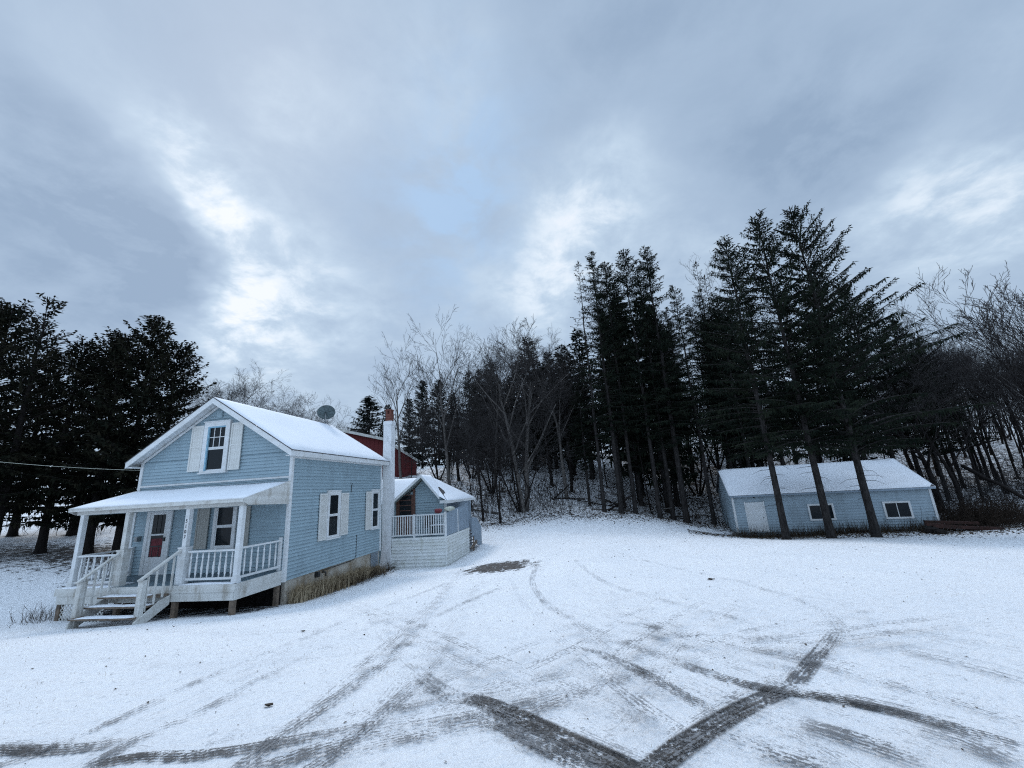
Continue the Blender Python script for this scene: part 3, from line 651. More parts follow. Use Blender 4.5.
# wing roof: front gable over hipped main roof
ax,az=1.45,1.0
mb=MB(); v0,v1=8.0,9.5
pr_=[(-.55,-.62),(ax,az),(2.42,-.17)]
mb.prism([(pr_[0][0],v0,pr_[0][1]),(ax,v0,az),(ax,v0,az-.07),(pr_[0][0],v0,pr_[0][1]-.07)],(0,v1-v0,0))
mb.prism([(2.42,v0,-.17),(ax,v0,az),(ax,v0,az-.07),(2.42,v0,-.24)],(0,v1-v0,0))
wr=hb(mb,'wing_roof','soffit')
mb=MB(); 
rid=[(-3.1,9.5,.95),(1.45,9.5,.90)]; c_fl=(-3.1,8.15,-.38); c_fr=(2.82,8.06,-.40); c_br=(2.82,13.9,-.40); c_bl=(-3.1,13.9,-.4)
mb.slab([c_fl,(-.25,8.15,-.38),(1.40,9.45,.86),rid[1],rid[0]],.06); mb.slab([c_fr,c_br,rid[1]],.06); mb.slab([c_br,c_bl,rid[0],rid[1]],.06)
hb(mb,'wing_shingles','roofing',wr)
mb=MB(); d_=.035
mb.prism([(pr_[0][0],v0-d_,pr_[0][1]+.0),(ax,v0-d_,az),(ax,v0-d_,az-.16),(pr_[0][0],v0-d_,pr_[0][1]-.14)],(0,d_-.002,0))
mb.prism([(2.42,v0-d_,-.17),(2.42,v0-d_,-.31),(ax,v0-d_,az-.16),(ax,v0-d_,az)],(0,d_-.002,0))
mb.box(2.43,2.84,8.02,8.05,-.50,-.36); mb.box(2.80,2.84,8.052,13.88,-.52,-.38); mb.box(2.56,2.80,8.06,13.85,-.50,-.48)
hb(mb,'fascia','white',wr)
mb=MB()
snow_sheet(mb,[(-.57,v0-.03,pr_[0][1]),(ax,v0-.03,az),(ax,v1,az),(-.57,v1,pr_[0][1])],.05,(8,8),.01,11)
snow_sheet(mb,[(ax,v0-.03,az),(2.44,v0-.03,-.18),(2.44,v1,-.18),(ax,v1,az)],.05,(8,8),.01,12)
snow_sheet(mb,[(2.25,8.03,-.06),(2.83,8.05,-.40),c_br,(1.45,9.5,.92)],.07,(12,14),.012,13)
snow_sheet(mb,[(-3.1,8.15,-.38),(-.25,8.15,-.38),(1.42,9.45,.88),(-3.1,9.5,.95)],.06,(12,10),.012,14)
hb(mb,'snow_cover','snow',wr)
mb=MB(); mb.prism([(.62,8.5,.40),(.90,8.5,.64),(.96,8.5,.66),(.70,8.5,.38)],(0,.3,.0)); hb(mb,'bare_patch','roofing',wr)
# wing door
mb=MB(); mb.box(-.12,-.03,8.54,8.6,-1.99,.02); mb.box(.80,.92,8.54,8.6,-1.99,.28); mb.box(-.03,.05,8.55,8.59,-1.99,.0); mb.box(.72,.80,8.55,8.59,-1.99,.0)
mb.box(.05,.72,8.55,8.59,-1.99,-1.02)
for z in (-.78,-.52,-.26,0): mb.box(.05,.72,8.555,8.588,z-.02,z+.02)
mb.v=[(a,b-.03,c) for a,b,c in mb.v]; wd=hb(mb,'wing_door','doorbrown'); mb=MB(); mb.box(.055,.715,8.545,8.55,-1.0,-.02); hb(mb,'pane','glass',wd)
# deck of the wing
d0,d1=7.0,11.15; DU=3.06; DK=-1.99
mb=MB()
for k in range(10): mb.box(.36,DU-.04,d0+.04+k*.155,d0+.19+k*.155,DK-.04,DK)
mb.box(2.62,DU-.04,8.6,d1-.04,DK-.04,DK-.002); dk=hb(mb,'deck_floor','deckfloor')
mb=MB(); lap_wall(mb,'u',d0,.36,DU,-3.55,DK-.05,-1,.15,depth=.036); lap_wall(mb,'v',DU,d0,d1,-3.55,DK-.05,1,.15,depth=.036)
mb.box(.36,DU-.005,d0+.005,d0+.03,-3.55,DK-.05); mb.box(DU-.03,DU-.005,d0+.031,d1,-3.55,DK-.05)
mb.box(.36,DU+.04,d0-.04,d0-.022,DK-.10,DK+.01); mb.box(DU+.022,DU+.04,d0-.02,d1,DK-.10,DK+.01); mb.box(DU-.02,DU+.045,d0-.045,d0-.041,-3.5,DK-.1)
hb(mb,'deck_skirting','skirt')
railing((.36,d0+.03),(DU-.06,d0+.03),z=DK,n=22,top=1.02,bot=.12,sq=True,name='deck_railing')
mb=MB(); mb.box(DU-.06,DU+.03,d0-.03,d0+.06,DK,DK+1.10); hb(mb,'railing_post','white'); mb=MB(); mb.box(1.44,1.53,d0-.02,d0+.06,DK-.25,DK+1.06); hb(mb,'railing_post','white')
mb=MB(); 
for k in range(26):
    v=d0+.10+k*.155; zt=-.93+.012*k+ (0 if k<1 else 0)
    mb.box(DU-.02,DU+.012+.005*(k%2),v,v+.148,DK+.02,min(zt,-.62))
hb(mb,'privacy_panel','bluepanel')
mb=MB(); mb.box(DU-.04,DU+.04,d0+1.9,d0+1.98,DK,-.86); hb(mb,'panel_trim','white'); mb=MB(); mb.box(2.56,2.60,12.5,12.58,-1.9,-.95); hb(mb,'panel_trim','white')
# stairs off the back of the deck with a boarded side
mb=MB(); a=3.16
pts=[(11.3,-1.45),(12.5,-1.55),(13.55,-2.15),(13.45,-3.25),(12.6,-3.1),(11.4,-2.5)]
mb.prism([(a,v,z) for v,z in pts],(.03,0,0))
for k in range(14):
    v=11.34+k*.16; zt=-1.47-.08*(v-11.3) if v<12.5 else -1.56-.57*(v-12.5); zb=-2.5-.5*(v-11.4) if v<12.6 else -3.1-.17*(v-12.6)
    mb.box(a+.031,a+.043+.004*(k%2),v,v+.15,zb+.03,zt-.06)
hb(mb,'stair_side_panel','bluepanel')
mb=MB()
for k in range(5): mb.box(2.5,3.08,11.3+k*.3,11.3+k*.3+.28,-2.2-k*.2,-2.15-k*.2)
mb.bar((2.52,11.2,-2.05),(2.52,12.7,-3.2),.05,.2); dst=hb(mb,'deck_steps','wood')
mb=MB()
for k in range(5): snow_sheet(mb,[(2.5,11.3+k*.3,-2.15-k*.2),(3.08,11.3+k*.3,-2.15-k*.2),(3.08,11.58+k*.3,-2.15-k*.2),(2.5,11.58+k*.3,-2.15-k*.2)],.04,(5,3),.01,40+k)
hb(mb,'snow_cover','snow',dst)

mb=MB(); mb.box(3.19,3.24,11.5,11.6,-3.35,-2.5); mb.bar((3.22,11.0,-3.05),(3.22,12.3,-2.85),.05,.16); hb(mb,'stair_brace','wood')
# ---- things on and around the house
x,y,_z=HW(-2.80,6.0); sd=empty('satellite_dish',(x,y,3.72),YAW,label='large grey satellite dish seen from behind above the snowy house ridge',cat='satellite dish')
mb=MB(); nr,na=7,24; vs=[(0,0,0)];fs=[]
for i in range(1,nr+1):
    r=.46*i/nr
    for j in range(na): t=2*math.pi*j/na; vs.append((r*math.cos(t),r*math.sin(t),.42*r*r))
for j in range(na): fs.append((0,1+j,1+(j+1)%na))
for i in range(nr-1):
    for j in range(na): a=1+i*na+j; b2=1+i*na+(j+1)%na; fs.append((a,a+na,b2+na,b2))
mb.add(vs,fs,True); mb.tube([(.463*math.cos(2*math.pi*j/na),.463*math.sin(2*math.pi*j/na),.09) for j in range(na+1)],.012,5,cap=False)
for q in range(8): t=math.pi*q/4; mb.tube([(0,0,-.012),(.23*math.cos(t),.23*math.sin(t),.01),(.45*math.cos(t),.45*math.sin(t),.075)],.009,4)
o=mb.build('dish',MT['dish'],sd); o.location=(0,0,.55); o.rotation_euler=(R(-58),R(-14),R(8)); o.scale=(.95,.80,.9)
mb=MB(); mb.tube([(0,0,0),(0,0,.52)],.03,6); mb.bar((-.18,.0,.02),(.18,0,.02),.04,.04); mb.tube([(0,0,.1),(.22,.1,-.12)],.012,5); mb.build('mast',MT['mast'],sd)
mb=MB(); mb.tube([(0,-.02,.50),(0,.35,.80)],.012,5); mb.box(-.04,.04,.33,.40,.77,.85); mb.build('feed_arm',MT['dark'],sd)

def bundle(name,loc,L,r,mat,label,cat,rz,seed):
    mb=MB(); rn=random.Random(seed); pts=[];rad=[]
    for i in range(9): t=i/8; pts.append((L*(t-.5),rn.uniform(-.02,.02),r*.9+rn.uniform(-.015,.015))); rad.append(r*(.35+.65*math.sin(math.pi*min(max(t,.04),.96))**.5)*rn.uniform(.85,1.1))
    mb.tube(pts,rad,9); o=mb.build(name,MT[mat],None); o.location=loc; o.rotation_euler=(0,0,rz); tag(o,label,cat); return o
bundle('rolled_tarp',HW(DU+.02,d0+.55,-.87),.7,.11,'paleobj','pale rolled tarp lying on top of the deck corner rail','tarp',YAW+R(70),3)
bundle('red_bag',HW(DU-.38,d0+.05,-.93),.36,.12,'reddoor','crumpled red bag on the deck rail beside the pale roll','bag',YAW+R(5),5)
ck=empty('deck_chair',HW(1.95,d0+.75,DK),YAW+R(20),label='low dark chair standing behind the white rear deck railing',cat='chair')
mb=MB(); mb.box(-.28,.28,-.25,.25,.38,.43); mb.build('seat',MT['dark'],ck)
mb=MB(); mb.box(-.28,.28,.22,.27,.44,.95); mb.build('backrest',MT['dark'],ck)
for a in (-.25,.25):
    for b2 in (-.22,.24): mb=MB(); mb.tube([(a,b2,0),(a,b2,.38)],.02,5); mb.build('leg',MT['dark'],ck)
bx=empty('deck_bench',HW(2.45,d0+1.1,DK),YAW,label='snowy grey bench along the right end of the rear deck',cat='bench')
mb=MB(); mb.box(-.55,.35,-.18,.18,.40,.45); mb.build('seat',MT['mast'],bx); mb=MB(); snow_sheet(mb,[(-.53,-.17,.45),(.33,-.17,.45),(.33,.17,.45),(-.53,.17,.45)],.04,(8,4),.01,50); mb.build('snow_cover',MT['snow'],bx)
for a in (-.48,.28): mb=MB(); mb.box(a-.03,a+.03,-.16,.16,0,.40); mb.build('leg',MT['mast'],bx)
# wire
mb=MB(); A=Vector(HW(-W_-.02,-.05,1.42)); B=Vector(atY(-170,440,13)); pts=[]
for i in range(25): t=i/24; p=A*(1-t)+B*t; p.z-=.35*4*t*(1-t)*.5; pts.append(p)
mb.tube(pts,.006,5); o=mb.build('utility_wire',MT['paleobj']); tag(o,'thin grey utility wire running left from the house eave','wire')
# dead grass along the foundation
rn=random.Random(7); mb=MB()
def blade(mb,p,h,lean,az,w=.012):
    d=Vector((math.cos(az),math.sin(az),0)); s=Vector((-d.y,d.x,0))*w
    p=Vector(p); a=p+d*lean*.35*h+Vector((0,0,h*.6)); c=p+d*lean*h+Vector((0,0,h*(1-.35*lean)))
    mb.add([p-s,p+s,a+s*.7,a-s*.7,c],[(0,1,2,3),(3,2,4)])
for i in range(3600):
    v=rn.uniform(.2,6.2); u=abs(rn.gauss(0,.18))+.03; x,y,_=HW(u,v)
    if rn.random()<.35 and v>4.5: continue
    blade(mb,(x,y,gz(x,y)-.02),rn.uniform(.2,.75)*(1 if v<5 else .7),rn.uniform(0,.9),rn.uniform(-2,1.2),.011)
o=mb.build('dead_grass',MT['deadgrass']); tag(o,'tall tan dead grass against the house foundation','grass',kind='stuff')
mb=MB()
for i in range(420):
    v=rn.uniform(3.2,7.2); u=.2+abs(rn.gauss(0,.3)); x,y,_=HW(u,v); z=gz(x,y)
    p=Vector((x,y,z)); d=Vector((rn.uniform(-.4,.7),rn.uniform(-.5,.3),rn.uniform(.2,.9))); L=rn.uniform(.25,.8)
    mb.tube([p,p+d*L*.5,p+d*L+Vector((.05,0,-.1))],[.006,.004,.002],3,cap=False)
o=mb.build('dead_weeds',MT['weed']); tag(o,'dark dead weeds and stems at the chimney foot','weeds',kind='stuff')

# ================================================================== SHED
SY=-.335; SX0,SY0=23.7312,24.9341; sc_,ss_=math.cos(SY),math.sin(SY); SB=-3.7
def SWd(u,v,z=0): return (SX0+u*sc_-v*ss_, SY0+u*ss_+v*sc_, z)
shed=empty('shed',(SX0,SY0,SB),SY,label='long low pale blue shed with snowy roof behind three spruce trunks',cat='shed')
def sb(mb,name,mat,parent=shed): return mb.build(name,MT[mat],parent,dz=SB)
SW,SD=10.34,6.93; z0,z1,zr_=-3.9,-1.27,.484; k=(zr_-z1)/(SD/2+.3)
mb=MB(); lap_wall(mb,'u',0,-SW,0,-3.62,z1-.02,-1,.16,depth=.034); mb.box(-SW+.02,-.02,.003,.08,z0,z1-.08); sb(mb,'front_wall','shedblue')
for uu,sg in ((-SW,-1),(0,1)):
    mb=MB(); lap_wall(mb,'v',uu,.02,SD,-3.62,z1,sg,.16,depth=.034); lap_wall(mb,'v',uu,0,SD,z1,zr_-.1,sg,.16,top=(k,zr_-.1,SD/2),depth=.034)
    x=uu-sg*.09; mb.prism([(x,.081,z0),(x,SD-.02,z0),(x,SD-.02,z1-.1),(x,SD/2,zr_-.2),(x,.081,z1-.1)],(.08*sg,0,0)); sb(mb,'end_wall','shedblue')
mb=MB(); mb.box(-SW+.1,-.1,SD-.1,SD,z0,z1-.1); sb(mb,'rear_wall','shedblue')
mb=MB()
for sg in (-1,1):
    ve=SD/2-sg*(SD/2+.3) if False else None
for (va,vb_) in ((-.3,SD/2),(SD+.3,SD/2)):
    mb.prism([(-SW-.15,va,z1),(-SW-.15,vb_,zr_),(-SW-.15,vb_,zr_-.07),(-SW-.15,va,z1-.07)],(SW+.3,0,0))
sr=sb(mb,'roof','roofing')
mb=MB(); mb.box(-SW-.14,.14,-.335,-.302,z1-.13,z1-.03); sb(mb,'eave_board','bluepanel',sr)
mb=MB()
snow_sheet(mb,[(-SW-.17,-.32,z1-.01),(.17,-.32,z1-.01),(.17,SD/2,zr_),(-SW-.17,SD/2,zr_)],.09,(40,12),.03,15); snow_sheet(mb,[(-SW-.17,SD/2,zr_),(.17,SD/2,zr_),(.17,SD+.32,z1),(-SW-.17,SD+.32,z1)],.09,(20,6),.03,16)
sb(mb,'snow_cover','snow',sr)
mb=MB(); mb.box(-SW-.03,-SW+.09,-.05,.02,-3.62,z1-.09); sb(mb,'corner_board','white')
mb=MB(); mb.box(-.09,.03,-.05,.02,-3.62,z1-.09); sb(mb,'corner_board','white')
mb=MB(); mb.box(.015,.03,.021,.1,-3.6,z1-.1); sb(mb,'corner_board','white')
mb=MB(); mb.box(-SW-.03,-SW-.015,.021,.12,-3.6,z1-.1); sb(mb,'corner_board','white')
mb=MB(); mb.prism([(-SW-.155,-.3,z1-.01),(-SW-.155,SD/2,zr_-.01),(-SW-.155,SD/2,zr_-.12),(-SW-.155,-.3,z1-.12)],(.0045,0,0)); sb(mb,'rake_board','white')
mb=MB(); mb.prism([(.151,-.3,z1-.01),(.151,SD/2,zr_-.01),(.151,SD/2,zr_-.10),(.151,-.3,z1-.10)],(.015,0,0)); sb(mb,'rake_board','white')
mb=MB(); mb.box(-9.62,-8.60,-.055,-.015,-3.55,-1.76); mb.box(-9.68,-9.62,-.075,-.012,-3.6,-1.70); mb.box(-8.60,-8.54,-.075,-.012,-3.6,-1.70)
dd_=sb(mb,'shed_door','white'); mb=MB(); mb.box(-8.74,-8.70,-.08,-.046,-2.75,-2.68); sb(mb,'handle','dark',dd_)
for a,b2,zt,zb in ((-6.22,-4.86,-2.0,-2.98),(-2.42,-1.10,-2.02,-3.0)):
    mb=MB(); c=.10
    mb.box(a,a+c,-.08,-.014,zb,zt); mb.box(b2-c,b2,-.08,-.014,zb,zt); mb.box(a+c,b2-c,-.08,-.014,zt-c,zt); mb.box(a+c,b2-c,-.08,-.014,zb,zb+c)
    mb.box((a+b2)/2-.02,(a+b2)/2+.02,-.06,-.014,zb+c,zt-c); w=sb(mb,'window','white'); mb=MB(); mb.box(a+c,b2-c,-.045,-.038,zb+c,zt-c); sb(mb,'pane','glass',w)
mb=MB(); mb.tube([(-9.05,-.02,-1.45),(-9.05,-.12,-1.47)],.04,6); sb(mb,'lamp_fitting','dark')
# weeds along the shed
mb=MB(); rn=random.Random(17)
for i in range(2000):
    u=rn.uniform(-SW-.4,.3); v=-.05-abs(rn.gauss(0,.5)); x,y,_=SWd(u,v); z=gz(x,y); h=rn.uniform(.1,.65)*(1.3 if rn.random()<.3 else .7)
    d=Vector((rn.uniform(-.35,.35),rn.uniform(-.3,.3),1)); p=Vector((x,y,z-.02)); mb.tube([p,p+d*h*.6,p+d*h+Vector((rn.uniform(-.1,.1),0,0))],[.010,.007,.003],3,cap=False)
o=mb.build('dead_weeds',MT['weed']); tag(o,'thin dark dead weeds along the foot of the shed','weeds',kind='stuff')

# lumber, stones, logs
def log(a,b,r,mat,label,cat,name='log',seed=0):
    mb=MB(); rn=random.Random(seed); a=Vector(a);b=Vector(b); pts=[a.lerp(b,i/6)+Vector((0,rn.uniform(-r,r)*.4,rn.uniform(-r,r)*.3)) for i in range(7)]
    c=pts[0].copy(); mb.tube([p-c for p in pts],[r*(1-.04*i) for i in range(7)],8); o=mb.build(name,MT[mat]); o.location=c; tag(o,label,cat); return o
def plank(p,L,w,h,rz,tilt,mat,label):
    mb=MB(); mb.box(-L/2,L/2,-w/2,w/2,0,h); o=mb.build('timber_beam',MT[mat]); o.location=p; o.rotation_euler=(0,tilt,rz); tag(o,label,'beam','red brown beams stacked right of the shed'); return o
q=ground_hit(968,531); 
plank((q[0],q[1],q[2]+.10),2.9,.22,.16,R(-20),R(4),'rust','red brown beam on the snow at the front of the heap right of the shed')
plank((q[0]-.5,q[1]+.32,q[2]+.16),2.3,.2,.16,R(-14),R(8),'rust','shorter red brown beam leaning on the heap nearest the shed corner')
plank((q[0]-.2,q[1]+.6,q[2]+.34),2.2,.24,.14,R(-26),R(3),'rust','topmost beam at the back of the heap right of the shed')
for (px,py,s,lab) in ((933,533,.30,'dark boulder at the right front corner of the shed'),(941,534,.22,'smaller dark stone just right of the shed corner boulder')):
    q=ground_hit(px,py); mb=MB(); rn=random.Random(int(px)); vs=[];fs=[]; n1,n2=6,9
    for i in range(n1+1):
        for j in range(n2):
            ph=math.pi*i/n1; th=2*math.pi*j/n2; r=s*(1+rn.uniform(-.15,.15)); vs.append((r*1.3*math.sin(ph)*math.cos(th),r*math.sin(ph)*math.sin(th),r*.75*math.cos(ph)+s*.35))
    fs=[(i*n2+j,i*n2+(j+1)%n2,(i+1)*n2+(j+1)%n2,(i+1)*n2+j) for i in range(n1) for j in range(n2)]
    mb.add(vs,fs,False); o=mb.build('stone',MT['barkdark']); o.location=(q[0],q[1],q[2]); tag(o,lab,'stone')
log(atY(962,466,27.5),atY(1045,508,23),.12,'barkdark','grey dead trunk leaning down to the right edge beyond the brown brush','fallen tree','leaning_dead_tree',3)
log(atY(940,455,33),atY(1010,436,30),.07,'barkdark','thin dark fallen tree propped among the bare trees at the right','fallen tree','fallen_dead_tree',5)
for (px,py) in ((490,521),):
    q=ground_hit(px,py-3); mb=MB(); mb.tube([(0,0,-.1),(.02,0,.75)],.05,6); mb.box(-.09,.09,-.03,.03,.75,.82); o=mb.build('marker_stake',MT['stake']); o.location=(q[0],q[1],q[2]); tag(o,'short white stake in the brush behind the rear wing','stake')
for (px,py,lab) in ((268,707,'curled dark leaf on the snow left of the tyre tracks'),(303,632,'small dark leaf on the snow below the porch corner'),(711,580,'dark leaf on the snow in the middle of the yard')):
    q=ground_hit(px,py); mb=MB(); n=7; rn=random.Random(px); s=.032 if py>600 else .075
    ring=[(s*1.5*math.cos(2*math.pi*i/n)*rn.uniform(.7,1.1),s*.7*math.sin(2*math.pi*i/n)*rn.uniform(.7,1.2),.012+s*.3*rn.random()) for i in range(n)]
    mb.add([(0,0,.004)]+ring,[(0,1+i,1+(i+1)%n) for i in range(n)],True); mb.add([(0,0,.016)]+[(a,b2,c+.006) for a,b2,c in ring],[(0,1+i,1+(i+1)%n) for i in range(n)],True); o=mb.build('leaf',MT['leaf']); o.location=q; tag(o,lab,'leaf')

# leaf litter and grass tips poking through the thin snow
mb=MB(); rn=random.Random(88)
def lf(x,y,sz):
    z=gz(x,y)+.006; a=rn.uniform(0,6.28); ca,sa=math.cos(a)*sz,math.sin(a)*sz; h=rn.uniform(0,sz*.9)
    mb.add([(x-ca,y-sa,z),(x+sa*.55,y-ca*.55,z+h),(x+ca,y+sa,z+h*.5),(x-sa*.55,y+ca*.55,z+.002)],[(0,1,2,3)])
for i in range(5200):
    u=rn.uniform(-SW-3,5); v=-.1-abs(rn.gauss(0,1.5)); x,y,_=SWd(u,v); lf(x,y,rn.uniform(.02,.07))
for i in range(4200):
    x=rn.uniform(-4,17); y=33.2+rn.gauss(0,1.3); lf(x,y,rn.uniform(.02,.08))
for i in range(1500):
    x=rn.uniform(-13,26); y=2+abs(rn.gauss(0,11)); lf(x,y,rn.uniform(.004,.016)*(1+y*.06))
o=mb.build('leaf_litter',MT['weed']); tag(o,'scattered dead leaves and bits on the snow','leaves',kind='stuff')
mb=MB()
for i in range(3200):
    x=rn.uniform(-12,24); y=1.5+abs(rn.gauss(0,9))
    if mnoise.noise(Vector((x*.5,y*.5,3)))<.05: continue
    p=Vector((x,y,gz(x,y)-.01)); mb.tube([p,p+Vector((rn.uniform(-.02,.02),rn.uniform(-.02,.02),rn.uniform(.02,.05)))],[.0022,.001],3,cap=False)
o=mb.build('grass_tips',MT['deadgrass']); tag(o,'dry grass tips poking through the yard snow','grass',kind='stuff')

# ================================================================== BARN
by=45.; bp=[(-8.6,4.03-4.0,)]
barn=empty('barn',(-10.75-8.2*math.cos(R(22)),by-8.2*math.sin(R(22)),.95),R(22),label='red gambrel barn with white roof edge behind the house chimney',cat='barn')
def bb(mb,name,mat,parent=barn): return mb.build(name,MT[mat],parent)
G=[(-8.2,2.65),(-4.6,5.0),(0,6.05),(4.6,5.0),(8.2,2.65)]
mb=MB(); mb.prism([(-7.9,0,-1.5),(7.9,0,-1.5),(7.9,0,2.75),(4.5,0,4.85),(0,0,5.9),(-4.5,0,4.85),(-7.9,0,2.75)],(0,12,0))
for k_ in range(40): x=-7.8+k_*.4; zt=np.interp(x+.17,[g[0] for g in G],[g[1] for g in G])-.22; mb.box(x,x+.36,-.03,-.002,-1.4,zt)
bb(mb,'wall','redbarn')
mb=MB()
for i in range(4):
    (a,za),(b2,zb)=G[i],G[i+1]; mb.prism([(a,-.45,za+.05),(b2,-.45,zb+.05),(b2,-.45,zb-.08),(a,-.45,za-.08)],(0,12.9,0))
br=bb(mb,'roof','roofing')
mb=MB()
for i in range(4):
    (a,za),(b2,zb)=G[i],G[i+1]; mb.prism([(a,-.5,za+.06),(b2,-.5,zb+.06),(b2,-.5,zb-.22),(a,-.5,za-.22)],(0,.048,0))
bb(mb,'fascia','oldwhite',br)
mb=MB()
for i in range(4):
    (a,za),(b2,zb)=G[i],G[i+1]; snow_sheet(mb,[(a,-.5,za+.06),(b2,-.5,zb+.06),(b2,12.4,zb+.06),(a,12.4,za+.06)],.08,(6,10),.03,60+i)
bb(mb,'snow_cover','snow',br)
mb=MB(); mb.box(3.2,3.4,-.06,-.031,.3,3.0); mb.box(-1.6,1.6,-.08,-.031,-.5,2.6); bb(mb,'barn_door','redbarn')

# ================================================================== TREES
def spray(V,Fc,p,d,L,w,rn):
    d=d.normalized(); s=Vector((rn.gauss(0,1),rn.gauss(0,1),rn.gauss(0,.6))); s=(s-d*s.dot(d)).normalized()*w*.5
    o=len(V); m_=p+d*L*.45; V.extend([p,m_+s,p+d*L,m_-s]); Fc.append((o,o+1,o+2,o+3))
def spruce(seed,H,c0,Rm,rise=.05,droop=.35,whorl=.38,nl=5,dens=.15,sp=(.28,.42),sw=.09,pw=.75,mat='needle',bark='bark',r0=None,asym=0,gaps=.1,hang=.7,lowshort=.18,stubs=True,name='spruce_tree'):
    rn=random.Random(seed); r0=r0 or H*.0125+.03
    tr=MB(); n=14; wob=[(rn.gauss(0,.05)*(i/n),rn.gauss(0,.05)*(i/n)) for i in range(n+1)]
    def tp(z):
        t=max(0,min(.9999,z/H))*n; i=int(t); f=t-i; return Vector((wob[i][0]*(1-f)+wob[i+1][0]*f,wob[i][1]*(1-f)+wob[i+1][1]*f,z))
    zz=[-.5,0,.25]+[H*(i+1)/n for i in range(n)]
    tr.tube([tp(z) for z in zz],[r0*1.5,r0*1.35,r0*1.08]+[max(.012,r0*(1-(i+1)/n)**.85) for i in range(n)],9)
    V=[];Fc=[]; z=c0
    while z<H-.15:
        t=(z-c0)/(H-c0); base=Rm*(1-t)**pw*min(1,.55+t/lowshort*.45 if t<lowshort else 1)+.12
        for k in range(nl):
            if rn.random()<gaps: continue
            az=rn.uniform(0,6.283); L=base*rn.uniform(.65,1.12)*(1+asym*math.cos(az)); o=Vector((math.cos(az),math.sin(az),0)); zo=z+rn.uniform(-.15,.15)
            up=rise+.5*t*t; pts=[]; seg=5
            for i in range(seg+1):
                s=i/seg; pts.append(tp(zo)+o*L*s+Vector((0,0,L*(up*s-droop*(1-t)*s*s+.18*s**3))))
            tr.tube(pts,[max(.006,.012+.010*L*(1-i/seg)) for i in range(seg+1)],3,cap=False)
            m_=max(2,int(L/dens)); side=Vector((-o.y,o.x,0))
            for i in range(m_):
                s=(i+rn.random())/m_; 
                if s<.12 and L>1: continue
                q=s*seg; a=int(min(q,seg-1)); p=pts[a].lerp(pts[a+1],q-a)
                wd=.55*L*(1-s)*.35+.12
                for sg in (-1,1):
                    d=o*rn.uniform(.2,.9)+side*sg*rn.uniform(.3,1.1)+Vector((0,0,-hang*rn.uniform(.1,1.1)*(1-t*.8)+.15*t))
                    pp=p+side*sg*rn.uniform(0,wd)*.6
                    spray(V,Fc,pp,d,rn.uniform(*sp),sw*rn.uniform(.7,1.4),rn)
                if rn.random()<hang: spray(V,Fc,p,Vector((rn.gauss(0,.2),rn.gauss(0,.2),-1)),rn.uniform(*sp)*1.2,sw*rn.uniform(.8,1.4),rn)
            for i in range(3): spray(V,Fc,pts[-1]-o*.1,o+Vector((rn.gauss(0,.3),rn.gauss(0,.3),rn.uniform(-.2,.3))),sp[0],sw,rn)
        z+=whorl*rn.uniform(.8,1.2)*(1 if t<.7 else .8)
    for i in range(6): spray(V,Fc,Vector((*tp(H-.1)[:2],H-.25)),Vector((rn.gauss(0,.25),rn.gauss(0,.25),1)),.4,.06,rn)
    if stubs:
        z=H*.10
        while z<c0+1:
            az=rn.uniform(0,6.283); L=rn.uniform(.3,1.0)*(.5+z/max(c0,1)); o=Vector((math.cos(az),math.sin(az),0)); p=tp(z)
            tr.tube([p,p+o*L*.6+Vector((0,0,-.03)),p+o*L+Vector((0,0,-L*rn.uniform(.1,.4)))],[.016,.010,.004],3,cap=False); z+=rn.uniform(.08,.3)
    root=empty(name,(0,0,0)); tr.build('trunk',MT[bark],root)
    fm=MB(); fm.v=[tuple(p) for p in V]; fm.f=Fc; fm.sm=[False]*len(Fc); fm.build('crown',MT[mat],root); root['H']=H
    return root
